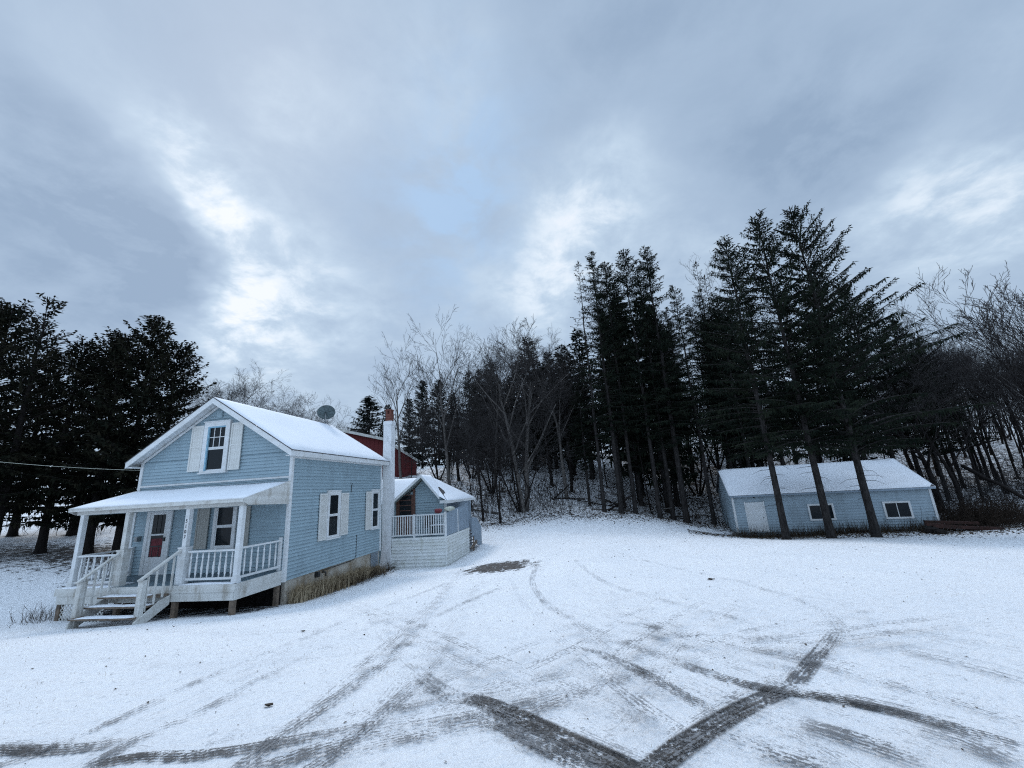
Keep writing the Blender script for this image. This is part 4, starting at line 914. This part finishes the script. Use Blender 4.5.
def bare(seed,H,spread=.5,levels=5,mat='twig',r0=None,stems=1,lean=0,kids=(5,5,4,4,3),name='bare_tree',upb=.25,clear=.35,stemang=.35,twigs=1.,rmin=.006):
    rn=random.Random(seed); tm=MB(); cm=MB(); r0=r0 or H*.011+.02
    def rec(p,d,L,r,lv):
        seg=6 if lv==0 else (4 if lv<3 else 3); pts=[p]; dd=d.copy()
        for i in range(seg):
            dd=(dd+Vector((rn.gauss(0,.10),rn.gauss(0,.10),rn.gauss(0,.07)+upb*.08)) *(1 if lv else .6)).normalized(); pts.append(pts[-1]+dd*L/seg)
        rad=[max(rmin,r*(1-.72*(i/seg))) for i in range(seg+1)]
        (tm if lv<2 else cm).tube(pts,rad,(8,6,4,3,3,3)[lv],cap=False)
        if lv>=levels: return
        nk=kids[lv]; 
        for k in range(nk):
            s=(clear if lv==0 else .22)+(1-(clear if lv==0 else .22))*(k+rn.random()*.9)/nk; s=min(s,.97); q=s*seg; a=int(min(q,seg-1)); bp=pts[a].lerp(pts[a+1],q-a); ad=(pts[a+1]-pts[a]).normalized()
            ang=rn.uniform(.5,1.05)*(spread/.5)*.9; ax_=Vector((rn.gauss(0,1),rn.gauss(0,1),rn.gauss(0,1))); ax_=(ax_-ad*ax_.dot(ad)).normalized()
            nd_=(ad*math.cos(ang)+ax_*math.sin(ang)).normalized(); nd_.z+=upb*.22; nd_.normalize()
            rec(bp,nd_,L*rn.uniform(.45,.72)*(1-.25*s),rad[a]*rn.uniform(.45,.65),lv+1)
    for s in range(stems):
        az=6.283*s/stems+rn.uniform(-.5,.5); t=stemang*rn.uniform(.5,1.2) if stems>1 else 0
        d=Vector((math.cos(az)*math.sin(t)+lean,math.sin(az)*math.sin(t),math.cos(t)))
        rec(Vector((math.cos(az)*r0*.6*(stems>1),math.sin(az)*r0*.6*(stems>1),-.3)),d.normalized(),H*.78,r0*(1 if stems==1 else .72),0)
    root=empty(name,(0,0,0)); tm.build('trunk',MT[mat if mat!='twig' else 'barkdark'],root); cm.build('crown',MT['twig'],root)
    mz=max(v[2] for v in cm.v); root['H']=mz
    return root
protos={}
USED=set(); TREES=[]
def proto(key,fn):
    if key not in protos: protos[key]=fn()
    return protos[key]
PR={
 'n0':lambda:spruce(11,23,5.8,2.8,rise=.0,droop=.34,nl=7,dens=.075,whorl=.38,gaps=.22,r0=.22,sp=(.16,.32),sw=.06,pw=.6),
 'n1':lambda:spruce(12,23,6.0,2.5,rise=-.02,droop=.35,nl=6,dens=.075,whorl=.42,gaps=.26,r0=.19,sp=(.16,.32),sw=.06,pw=.6),
 'n2':lambda:spruce(13,22,6.8,2.2,rise=.0,droop=.35,nl=6,dens=.075,whorl=.42,gaps=.26,r0=.17,sp=(.16,.32),sw=.06,pw=.5),
 'thin':lambda:spruce(14,20,9,1.5,rise=.1,droop=.3,nl=4,dens=.32,whorl=.5,gaps=.3,r0=.14,sp=(.15,.3),sw=.05,mat='needle2'),
 'w0':lambda:spruce(15,19,4.3,4.6,rise=.30,droop=.55,nl=6,dens=.06,whorl=.44,gaps=.12,r0=.19,sp=(.13,.32),sw=.062,pw=.8,hang=.8,asym=.1,lowshort=.08),
 'w1':lambda:spruce(16,20,4.3,5.4,rise=.55,droop=.60,nl=6,dens=.06,whorl=.48,gaps=.12,r0=.20,sp=(.13,.32),sw=.062,pw=.8,hang=.7,asym=.25,lowshort=.08),
 'w2':lambda:spruce(17,18,4.6,3.9,rise=.25,droop=.5,nl=6,dens=.07,whorl=.44,gaps=.15,r0=.18,sp=(.13,.32),sw=.06,pw=.8),
 'back0':lambda:spruce(18,17,2.4,3.3,rise=.05,droop=.35,nl=5,dens=.18,whorl=.42,gaps=.1,r0=.2,sp=(.3,.55),sw=.14),
 'back1':lambda:spruce(19,15,.8,3.2,rise=.1,droop=.3,nl=6,dens=.18,whorl=.42,gaps=.08,r0=.18,sp=(.3,.6),sw=.16,mat='needle3',stubs=False,name='fir_tree'),
 'h0':lambda:spruce(21,12,1.5,3.3,rise=.35,droop=.45,nl=7,dens=.08,whorl=.34,gaps=.12,r0=.20,sp=(.14,.30),sw=.09,mat='needle2',pw=.62,hang=.5,bark='barkdark',stubs=False,name='hemlock_tree'),
 'h1':lambda:spruce(22,12,1.3,3.1,rise=.45,droop=.45,nl=7,dens=.08,whorl=.34,gaps=.15,r0=.22,sp=(.14,.30),sw=.09,mat='needle2',pw=.55,hang=.5,bark='barkdark',stubs=False,name='hemlock_tree'),
 'h2':lambda:spruce(23,13,2.0,2.8,rise=.5,droop=.4,nl=4,dens=.085,whorl=.50,gaps=.2,r0=.19,sp=(.14,.3),sw=.09,mat='needle2',pw=.7,hang=.4,bark='barkdark',stubs=False,name='hemlock_tree'),
 'b0':lambda:bare(31,13,.5,5,kids=(7,6,5,4,3)),
 'b1':lambda:bare(32,12,.42,5,stems=2,kids=(6,5,4,4,3),stemang=.10,clear=.45),
 'b2':lambda:bare(33,14,.42,5,kids=(8,5,4,4,2),upb=.5,clear=.45),
 'b3':lambda:bare(34,9,.6,4,stems=4,kids=(6,5,5,4),clear=.2,stemang=.4),
 'big':lambda:bare(52,16,.5,5,mat='barkgrey',stems=2,kids=(7,6,4,4,3),r0=.34,clear=.22,stemang=.20,upb=.3,rmin=.011),
 'tall':lambda:bare(43,16,.36,5,stems=3,kids=(8,5,4,3,2),upb=.3,clear=.3,stemang=.20,r0=.20,rmin=.012),
 'bold':lambda:bare(61,16,.42,5,mat='barkgrey',kids=(8,5,4,3,2),upb=.35,clear=.4,r0=.24,rmin=.011),
 'slim':lambda:bare(45,15,.45,5,kids=(6,5,4,3,2),upb=.4,clear=.5,r0=.13),
 'pole':lambda:bare(46,12,.35,3,kids=(7,4,3),upb=.3,clear=.5,r0=.09),
}
def plant(key,X,Yp,H=None,label=None,group=None,cat='tree',rz=None,sxy=1.0,rn=random.Random(5)):
    p=proto(key,PR[key])
    if key in USED: o=copy_tree(p)
    else: o=p; USED.add(key)
    s=(H/p['H']) if H else 1; o.location=(X,Yp,gz(X,Yp)-.03); o.scale=(s*sxy,s*sxy,s); o.rotation_euler=(0,0,rn.uniform(0,6.28) if rz is None else rz)
    TREES.append((X,Yp)); tag(o,label,cat,group); return o
def inshed(X,Yp):
    a,b2=X-SX0,Yp-SY0; u=a*sc_+b2*ss_; v=-a*ss_+b2*sc_; return -SW-1.0<u<1.0 and -.6<v<SD+1.0
def by_base(key,px,py,Yp,topy,**kw):
    p=atY(px,py,Yp); X=p[0]; g=gz(X,Yp); lo,hi=g,g+60
    for _ in range(40):
        m_=(lo+hi)/2; P=np.array([X,Yp,m_]); y=384-F*(P@UP)/(P@FW)
        if y>topy: lo=m_
        else: hi=m_
    return plant(key,X,Yp,lo-g,**kw)
def by_top(key,px,py,Yp,**kw):
    p=atY(px,py,Yp)
    while inshed(p[0],Yp): Yp+=.5; p=atY(px,py,Yp)
    return plant(key,p[0],Yp,max(2.,p[2]-gz(p[0],Yp)),**kw)
# three spruces in front of the shed
by_base('w2',785,531,24.3,238,label='leftmost of the three tall spruces growing in front of the shed',group='spruces in front of the shed',rz=1.0)
by_base('w0',830,532,24.0,214,label='middle one of three tall spruces in front of the shed',group='spruces in front of the shed',rz=2.2,sxy=1.0)
by_base('w1',875,530,23.6,207,label='tallest, rightmost of three spruces at the shed, limbs reaching right',group='spruces in front of the shed',rz=0.1)
# front row at the edge of the wood
for i,(px,ty,ky,Yp,lab) in enumerate([(605,262,'thin',34.2,'thin spruce leading the left end of the tall front row'),(622,251,'n1',34,'second spruce from the left in the tall front row'),(636,262,'n2',34.3,'third spruce from the left in the tall front row'),
    (660,249,'n2',33.7,'fourth spruce from the left in the tall front row'),(673,262,'n1',34.1,'fifth spruce from the left in the tall front row'),(686,246,'n0',33.4,'thick dense spruce ending the tall front row on the right')]):
    by_base(ky,px,515,Yp,ty,label=lab,group='tall spruces along the snowy edge of the wood',rz=i*1.3)
GS='slender dark spruces standing deeper in the wood'; LS='slender dark spruce deeper in the wood behind the tall front row'
rn=random.Random(3)
pos=[]
def spaced(X,Y,d): 
    for a,b2 in pos:
        if (a-X)**2+(b2-Y)**2<d*d: return False
    pos.append((X,Y)); return True
by_base('n0',641,500,37.5,275,label='spruce with its foot showing just behind the gap in the front row',rz=.7)
by_base('n1',713,515,33.5,285,label='spruce standing alone between the front row and the shed',rz=2.7)
k=0
while k<30:
    X=rn.uniform(5,30);Yp=rn.uniform(36,52)
    if inshed(X,Yp): continue
    if not spaced(X,Yp,1.3): continue
    px=512+F*X/Yp*.97
    H=rn.uniform(15,20) if X>8 else rn.uniform(12,16)
    plant(rn.choice(['n0','n1','n2','back0']),X,Yp,H,label=LS,group=GS); k+=1
# behind / right of the shed: dark big spruces
for i,(px,py,Yp,ky,lab) in enumerate([(716,300,30.5,'w2','spruce rising left of the shed gable behind the front spruces'),(812,262,32,'w0','broad spruce whose tip shows behind the rightmost shed spruce'),
  (843,282,31,'w1','broad dark spruce directly behind the middle of the shed'),(868,300,33,'w0','broad spruce behind the right half of the shed'),(893,318,31,'w2','lower spruce beyond the right gable end of the shed'),
  (915,335,33,'w0','lowest dark spruce where evergreens give way to bare trees'),(745,290,35,'n0','spruce behind the left end of the shed roof'),(775,285,36,'w2','spruce hidden behind the shed centre, darker than its neighbours')]):
    by_top(ky,px,py,Yp,label=lab,group='dark spruces behind the shed',rz=i*1.1)
for i,(px,py,Yp,ky) in enumerate([(695,262,38,'thin'),(704,275,36,'thin'),(690,258,39,'slim'),(708,268,40,'slim')]):
    by_top(ky,px,py,Yp,label=['thin sparse spruce right of the dense front row spruce','second thin sparse spruce left of the shed spruces','wispy bare tree tip right of the tall front row','bare slender tree between the front row and shed spruces'][i],rz=i)
for i,(px,py,Yp,ky,lab) in enumerate([(697,290,36,'n1','spruce filling the gap just right of the tall front row'),(712,300,38,'n0','broad spruce in the gap left of the shed spruces'),(727,305,37,'n2','narrow spruce directly above the left end of the shed roof'),(705,325,34,'n2','shorter spruce at the front of the gap left of the shed')]):
    by_top(ky,px,py,Yp,label=lab,rz=i*1.9)
# left hemlocks
for i,(px,py,Yp,ty,ky,lab) in enumerate([(-15,575,18.5,299,'h2','sparse topped evergreen at the far left edge, its bare leader showing'),(40,552,20,342,'h0','dark evergreen with thick bare trunk left of the porch'),
   (87,550,20.4,334,'h1','evergreen whose trunk shows just left of the porch corner'),(118,546,20.8,320,'h0','tallest evergreen behind the porch, rounded dark crown'),(150,540,21.5,345,'h1','evergreen behind the house gable at the right end of the row'),
   (-50,560,20,305,'h1','evergreen mostly beyond the left edge of the view'),(10,545,24,350,'h0','evergreen filling the gap behind the first two at the left'),(70,545,24.5,348,'h1','evergreen in the second row behind the porch corner'),(-75,570,17,330,'h0','near evergreen at the extreme left, lower limbs only')]):
    by_base(ky,px,py,Yp,ty,label=lab,group='dark evergreens left of the house',rz=i*2.1,sxy=1.05)
# conifers behind the centre
GC='small pointed firs beyond the barn'
for i,(px,py,Yp,ky,lab) in enumerate([(370,396,56,'back1','wide dark fir above the barn roof left of the chimney'),(388,404,58,'back1','narrow fir just left of the chimney flue'),(409,398,60,'back1','pointed fir just right of the chimney'),(422,380,62,'back1','tall pointed fir, first of the pair right of the bare slim tree'),
   (438,379,62,'back1','tall pointed fir, second of the pair right of the chimney'),(452,392,60,'back1','shorter pointed fir beside the pair')]):
    by_top(ky,px,py,Yp,label=lab,group=GC,rz=i*.9,sxy=(1.9,1.1,1.0,1.05,1.1,1.1)[i])
for i,(px,py,Yp,ky,lab) in enumerate([(468,372,50,'back0','dark spruce behind the left fork of the big bare tree'),(490,362,48,'back0','dark spruce behind the middle of the big bare tree'),(508,384,46,'back0','short dark spruce behind the big bare trunk'),(526,338,45,'back0','bushy topped spruce right of the big bare tree'),
   (547,352,46,'back0','dark spruce left of the tall front row'),(562,345,44,'back0','dark spruce touching the left side of the tall row'),(577,330,43,'back0','spruce half hidden behind the left of the tall row'),(478,395,54,'back1','lower fir between the spruces behind the bare tree'),(536,370,50,'back0','spruce in the second rank behind the bushy topped one')]):
    by_top(ky,px,py,Yp,label=lab,group='mid distance spruces behind the bare tree',rz=i*1.7,sxy=1.25)
k=0; rn=random.Random(91)
while k<16:
    X=rn.uniform(-5,9);Yp=rn.uniform(44,56)
    if not spaced(X,Yp,1.8): continue
    plant('back0',X,Yp,rn.uniform(9,12.5),label='dark spruce in the dense stand behind the bare trees',group='dense stand of spruces behind the bare trees',sxy=1.2); k+=1
# bare trees
by_base('big',525,504,35.5,322,label='big pale limbed bare tree forking low at the edge of the wood',rz=.6)
by_top('bold',402,336,42,sxy=.8,label='tall slim bare tree rising beside the barn right of the chimney',rz=.4)
by_base('b1',500,510,33,395,label='crooked dark bare tree with twin trunks behind the rear wing',rz=1)
by_base('b0',483,508,34,400,label='dark leaning bare tree nearest the rear wing roof',rz=2)
for i,(px,py,Yp,ky,lab) in enumerate([(455,322,42,'b2','tall thin bare tree behind the left fork of the big bare tree'),(492,322,43,'b2','tall bare tree behind the big bare tree crown'),(540,330,41,'b0','bare tree between the big bare tree and the tall row'),(556,322,40,'b2','bare tree just left of the tall spruce row'),(515,330,44,'b1','many stemmed bare tree behind the big bare trunk')]):
    by_top(ky,px,py,Yp,label=lab,rz=i)
for i,(px,py,Yp,ky,lab) in enumerate([(238,356,42,'b0','spreading bare tree above the house ridge near the gable peak'),(214,374,44,'b1','bare tree between the evergreens and the gable peak'),(262,384,46,'b3','low bare tree over the middle left of the house ridge'),(282,383,46,'b3','rounded bare tree over the middle of the house ridge'),
   (300,390,48,'b3','rounded bare tree right of the middle of the house ridge'),(314,400,50,'b3','low bare tree just left of the satellite dish'),(345,408,52,'b3','low bare tree just right of the satellite dish'),(250,378,50,'b1','bare tree behind the spreading one above the ridge'),(222,392,40,'b3','low twiggy bare tree touching the gable peak')]):
    by_top(ky,px,py,Yp,label=lab,group='bare trees beyond the house roof',rz=i*.8)
for i,(px,py,Yp,lab) in enumerate([(447,318,39,'bold bare tree whose high crown shows left of the big forked tree'),(487,316,40,'bold bare tree with its crown high over the mid spruces'),(551,318,38,'bold bare tree just left of the tall front row of spruces')]):
    by_top('bold',px,py,Yp,label=lab,rz=i*2.3,sxy=.85)
# right wood
by_top('tall',984,246,26,label='tallest bare tree at the right edge with fanning upright limbs',rz=.5)
for i,(px,py,Yp,ky,lab) in enumerate([(1015,285,26,'bold','tall bare tree near the right edge beside the fanning one'),(905,318,33,'b0','bare tree above the right gable end of the shed'),(930,322,34,'b1','bare tree right of the last evergreen'),(885,300,36,'b0','bare crown showing over the evergreens behind the shed'),(860,288,38,'b2','bare tip behind the evergreen limbs')]):
    by_top(ky,px,py,Yp,label=lab,rz=i*1.2)
k=0; rn=random.Random(12)
while k<30:
    X=rn.uniform(24,64);Yp=rn.uniform(27,50)
    if not spaced(X,Yp,1.15): continue
    if (X<31 and Yp<30) or inshed(X,Yp): continue
    plant(rn.choice(['b0','b1','pole','b3','pole','slim']),X,Yp,rn.uniform(8.5,12.0),label='bare grey brown tree in the leafless wood at the right',group='bare trees of the right hand wood'); k+=1
for i,(px,py,Yp,w,lab) in enumerate([(941,508,29,1,'thick dark trunk just right of the shed, forking above the roof'),(962,512,28,.8,'dark bare tree behind the brown brush')]):
    by_base('b2',px,py,Yp,345,label=lab,rz=i,sxy=1.9-.5*i)
k=0
while k<26:
    X=rn.uniform(-9,26);Yp=rn.uniform(35,50)
    if inshed(X,Yp) or not spaced(X,Yp,.9): continue
    plant(rn.choice(['pole','pole','slim','b3']),X,Yp,rn.uniform(6,13),label='thin bare sapling standing among the dark conifers',group='bare saplings in the wood',cat='sapling'); k+=1
rn=random.Random(44); k=0
while k<34:
    px=rn.uniform(905,1075); ty=rn.uniform(318,352)+ (8 if px>1000 else 0); Yp=rn.uniform(28,46); q=atY(px,ty,Yp)
    if not spaced(q[0],Yp,.8): continue
    by_top(rn.choice(['b0','slim','slim','b1','b2']),px,ty,Yp,label='tall leafless tree in the bare wood beyond the brown brush',group='tall leafless trees of the right hand wood'); k+=1
# undergrowth
def brushmass(name,n,region,hrange,rr,mat,seed,label,lean=.6):
    mb=MB(); rn=random.Random(seed)
    for i in range(n):
        X,Yp=region(rn); z=gz(X,Yp); h=rn.uniform(*hrange); az=rn.uniform(0,6.283); l=rn.uniform(0,lean); d=Vector((math.cos(az)*l,math.sin(az)*l,1)).normalized()
        p=Vector((X,Yp,z-.05)); pts=[p]; 
        for s in range(4):
            d=(d+Vector((rn.gauss(0,.16),rn.gauss(0,.16),-.14*l))).normalized(); pts.append(pts[-1]+d*h/4)
        r=rr*rn.uniform(.6,1.4); mb.tube(pts,[r,r*.8,r*.6,r*.45,r*.25],3,cap=False)
        for k_ in range(3):
            q=pts[1+k_]; dd=(d+Vector((rn.gauss(0,.8),rn.gauss(0,.8),rn.gauss(0,.4)))).normalized(); L=h*rn.uniform(.2,.45); mb.tube([q,q+dd*L*.5,q+dd*L+Vector((0,0,.05))],[r*.5,r*.35,r*.2],3,cap=False)
    o=mb.build(name,MT[mat]); tag(o,label,'brush',kind='stuff'); return o
def reg_edge(rn): X=rn.uniform(-11,13); return X,34.2+abs(rn.gauss(0,3.2))+(0 if X>3 else .3)
brushmass('brush',800,reg_edge,(.4,1.9),.011,'brush',1,'tangled leafless brush along the edge of the wood')
brushmass('brush',280,lambda rn:(rn.uniform(-9,4),rn.uniform(33.5,40)),(1,3.6),.02,'twig',2,'denser thicket of bare stems behind the rear wing')
brushmass('brush',700,lambda rn:(rn.uniform(12,40),rn.uniform(31.5,40)),(.6,2.6),.014,'brush',3,'leafless brush on the forest floor behind the shed')
def reg_bush(rn):
    c=atY(985,515,24.6); return c[0]+rn.gauss(.3,1.3),c[1]+.6+rn.gauss(0,.9)
brushmass('bush',1700,reg_bush,(.5,1.7),.009,'brush',4,'rounded mass of brown tangled brush right of the shed',1.1)
brushmass('brush',900,lambda rn:(rn.uniform(25,45),rn.uniform(25.5,33)),(.8,3.2),.014,'twig',6,'bare thicket beyond the brown brush at the right edge')
brushmass('brush',260,lambda rn:(rn.uniform(-34,-14),rn.uniform(24,30)),(.4,1.6),.01,'brush',8,'sparse low brush in the snow behind the left evergreens')
def reg_pc(rn): x,y,_=HW(-6.3+rn.gauss(0,.25),-1.9+rn.gauss(0,.3)); return x,y
brushmass('weeds',60,reg_pc,(.2,.6),.006,'weed',9,'dry weeds poking from the snow at the porch corner')
brushmass('far_wood',900,lambda rn:(rn.uniform(27,80),rn.uniform(42,62)),(4,9.5),.035,'twig',21,'dense leafless wood on the slope behind, too fine to tell apart',.25)
brushmass('far_wood',500,lambda rn:(rn.uniform(-8,5),rn.uniform(48,62)),(3,8),.03,'twig',22,'dense leafless wood behind the mid distance spruces',.25)
# fallen branches at the forest edge
rn=random.Random(77)
for i in range(14):
    X=rn.uniform(-4,12);Yp=rn.uniform(34,39); L=rn.uniform(1.5,4); az=rn.uniform(-.6,.6)+(math.pi if rn.random()<.5 else 0); z=gz(X,Yp)
    a=(X,Yp,z+.05); b2=(X+math.cos(az)*L,Yp+math.sin(az)*L*.5,gz(X+math.cos(az)*L,Yp+math.sin(az)*L*.5)+rn.uniform(.1,1.6))
    log(a,b2,rn.uniform(.03,.08),'barkgrey' if i%2 else 'barkdark','dead branch lying in the brush at the edge of the wood','branch','fallen_branch',i)['group']='dead branches at the edge of the wood'

for (a,b2) in TREES:
    if b2<60: lit=np.maximum(lit,.85*np.exp(-(((X_G-a)**2+(Y_G-b2)**2)/.5)))
gme.attributes['litter'].data.foreach_set('value',lit.astype(np.float32))
# ================================================================== WORLD
w=bpy.data.worlds.new('World'); sc.world=w; w.use_nodes=True; nt=w.node_tree
for n in list(nt.nodes): nt.nodes.remove(n)
out=nd(nt,'ShaderNodeOutputWorld'); bg=nd(nt,'ShaderNodeBackground'); nt.links.new(bg.outputs[0],out.inputs[0])
SUN_EL,SUN_AZ=R(48),R(-35)   # azimuth from +Y towards +X
sky=nd(nt,'ShaderNodeTexSky',sky_type='NISHITA'); sky.sun_disc=False; sky.sun_elevation=SUN_EL; sky.sun_rotation=SUN_AZ; sky.air_density=1; sky.dust_density=1
tc=nd(nt,'ShaderNodeTexCoord').outputs['Generated']
sp=nd(nt,'ShaderNodeSeparateXYZ'); nt.links.new(tc,sp.inputs[0])
dz=mth(nt,'ADD',mth(nt,'MAXIMUM',sp.outputs[2],0),.28)
cb=nd(nt,'ShaderNodeCombineXYZ'); nt.links.new(mth(nt,'DIVIDE',sp.outputs[0],dz),cb.inputs[0]); nt.links.new(mth(nt,'DIVIDE',sp.outputs[1],dz),cb.inputs[1])
pl=cb.outputs[0]
warp=noi(nt,pl,1.6,5,.6,0,1)
vm=nd(nt,'ShaderNodeVectorMath',operation='SUBTRACT'); nt.links.new(warp,vm.inputs[0]); vm.inputs[1].default_value=(.5,.5,.5)
v2=nd(nt,'ShaderNodeVectorMath',operation='SCALE'); nt.links.new(vm.outputs[0],v2.inputs[0]); v2.inputs['Scale'].default_value=.30
v3=nd(nt,'ShaderNodeVectorMath',operation='ADD'); nt.links.new(tc,v3.inputs[0]); nt.links.new(v2.outputs[0],v3.inputs[1])
v4=nd(nt,'ShaderNodeVectorMath',operation='NORMALIZE'); nt.links.new(v3.outputs[0],v4.inputs[0])
def blob(px,py,deg,amp):
    d=ray(px,py); d=d/np.linalg.norm(d); n=nd(nt,'ShaderNodeVectorMath',operation='DOT_PRODUCT'); nt.links.new(v4.outputs[0],n.inputs[0]); n.inputs[1].default_value=tuple(d)
    kk=1/(1-math.cos(R(deg))); e=mth(nt,'EXPONENT',mth(nt,'MULTIPLY',mth(nt,'SUBTRACT',n.outputs['Value'],1.),kk)); return mth(nt,'MULTIPLY',e,amp)
val=None
BL=[(150,100,3.5,.16),(165,130,3,.26),(178,160,3,.34),(186,190,3,.36),(190,215,3,.34),(205,245,3,.30),(214,275,3.2,.32),(228,300,3.5,.30),(245,325,4,.30),(230,345,5,.18),
    (215,180,5,.16),(235,230,5,.20),(262,75,5,.10),(280,105,5,.12),(95,40,4,.16),(280,330,8,.26),(330,300,9,.16),(300,240,9,.12),
    (575,190,6,.20),(600,220,6,.20),(570,250,6,.20),(620,150,6,.2),(660,110,7,.12),(560,280,6,.2),(545,300,5,.14),(700,240,8,.10),(700,270,6,.14),(790,250,7,.12),(880,225,6,.2),(960,200,6,.24),(1020,175,6,.22),(920,240,7,.12),(820,40,9,.08),(500,300,8,.15),(400,110,10,.12),(480,60,8,.08),
    (60,200,10,-.17),(130,240,7,-.17),(170,285,5,-.18),(120,60,12,-.08),(90,300,10,-.09),(40,90,9,-.04),(600,40,12,-.15),(720,60,12,-.13),(800,170,9,-.20),(740,200,7,-.08),(860,140,9,-.10),(960,100,10,-.09),(1010,260,7,-.08),(360,200,7,-.09),(370,260,7,-.06),(900,290,6,-.06)]
for b_ in BL:
    e=blob(*b_); val=e if val is None else mth(nt,'ADD',val,e)
n1=noi(nt,pl,1.3,7,.55,.3); n2=noi(nt,pl,5.5,8,.65,.3)
val=mth(nt,'MULTIPLY',val,smooth(nt,noi(nt,pl,6,8,.62,.25),.3,.70,.35,1.5))
val=mth(nt,'ADD',val,mth(nt,'MULTIPLY',mth(nt,'SUBTRACT',n1,.5),.55)); val=mth(nt,'ADD',val,mth(nt,'MULTIPLY',mth(nt,'SUBTRACT',n2,.5),.22))
ramp=nd(nt,'ShaderNodeValToRGB'); cr=ramp.color_ramp; nt.links.new(mth(nt,'ADD',mth(nt,'MULTIPLY',val,.95),.30),ramp.inputs[0])
cr.elements[0].position=0; cr.elements[0].color=(.265,.36,.495,1); cr.elements[1].position=1; cr.elements[1].color=(.80,.84,.90,1)
for p,c in ((.3,(.355,.46,.60)),(.55,(.475,.59,.72)),(.78,(.66,.75,.845))): e=cr.elements.new(p); e.color=(*c,1)
# opening in the cloud where bluer sky shows
op=mth(nt,'ADD',blob(452,190,8,.50),blob(475,130,8,.32)); op=mth(nt,'ADD',op,blob(440,245,8,.34))
op=mth(nt,'MULTIPLY',op,smooth(nt,noi(nt,pl,4.5,8,.62,.3),.38,.62,.05,1.25))
col=mixc(nt,mth(nt,'MINIMUM',op,.75),ramp.outputs[0],(.36,.53,.76))
# unseen sky overhead and behind the viewer, brightened to add light on snow and walls
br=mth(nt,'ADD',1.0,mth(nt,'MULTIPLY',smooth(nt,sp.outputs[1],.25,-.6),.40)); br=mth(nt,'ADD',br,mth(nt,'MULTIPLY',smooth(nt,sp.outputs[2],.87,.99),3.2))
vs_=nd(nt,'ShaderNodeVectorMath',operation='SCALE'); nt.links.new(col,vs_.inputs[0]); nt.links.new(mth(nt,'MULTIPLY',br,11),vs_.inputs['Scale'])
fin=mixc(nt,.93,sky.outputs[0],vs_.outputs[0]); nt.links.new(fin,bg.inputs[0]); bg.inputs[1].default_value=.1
sl=bpy.data.lights.new('sun','SUN'); sl.energy=1.1; sl.angle=R(15); sl.color=(1,.97,.93); so=bpy.data.objects.new('sun',sl); COL.objects.link(so)
sd_=Vector((math.sin(SUN_AZ)*math.cos(SUN_EL),math.cos(SUN_AZ)*math.cos(SUN_EL),math.sin(SUN_EL))); so.rotation_euler=sd_.to_track_quat('Z','Y').to_euler()
vsn=sc.view_settings; vsn.view_transform='Standard'; vsn.look='None'; vsn.exposure=.10; vsn.gamma=1; vsn.use_curve_mapping=False
sc.render.film_transparent=False
sc.cycles.max_bounces=6; sc.cycles.diffuse_bounces=2; sc.cycles.transparent_max_bounces=24; sc.cycles.use_denoising=False; sc.cycles.filter_width=1.15; sc.cycles.sample_clamp_indirect=4
print('objects',len(sc.objects))
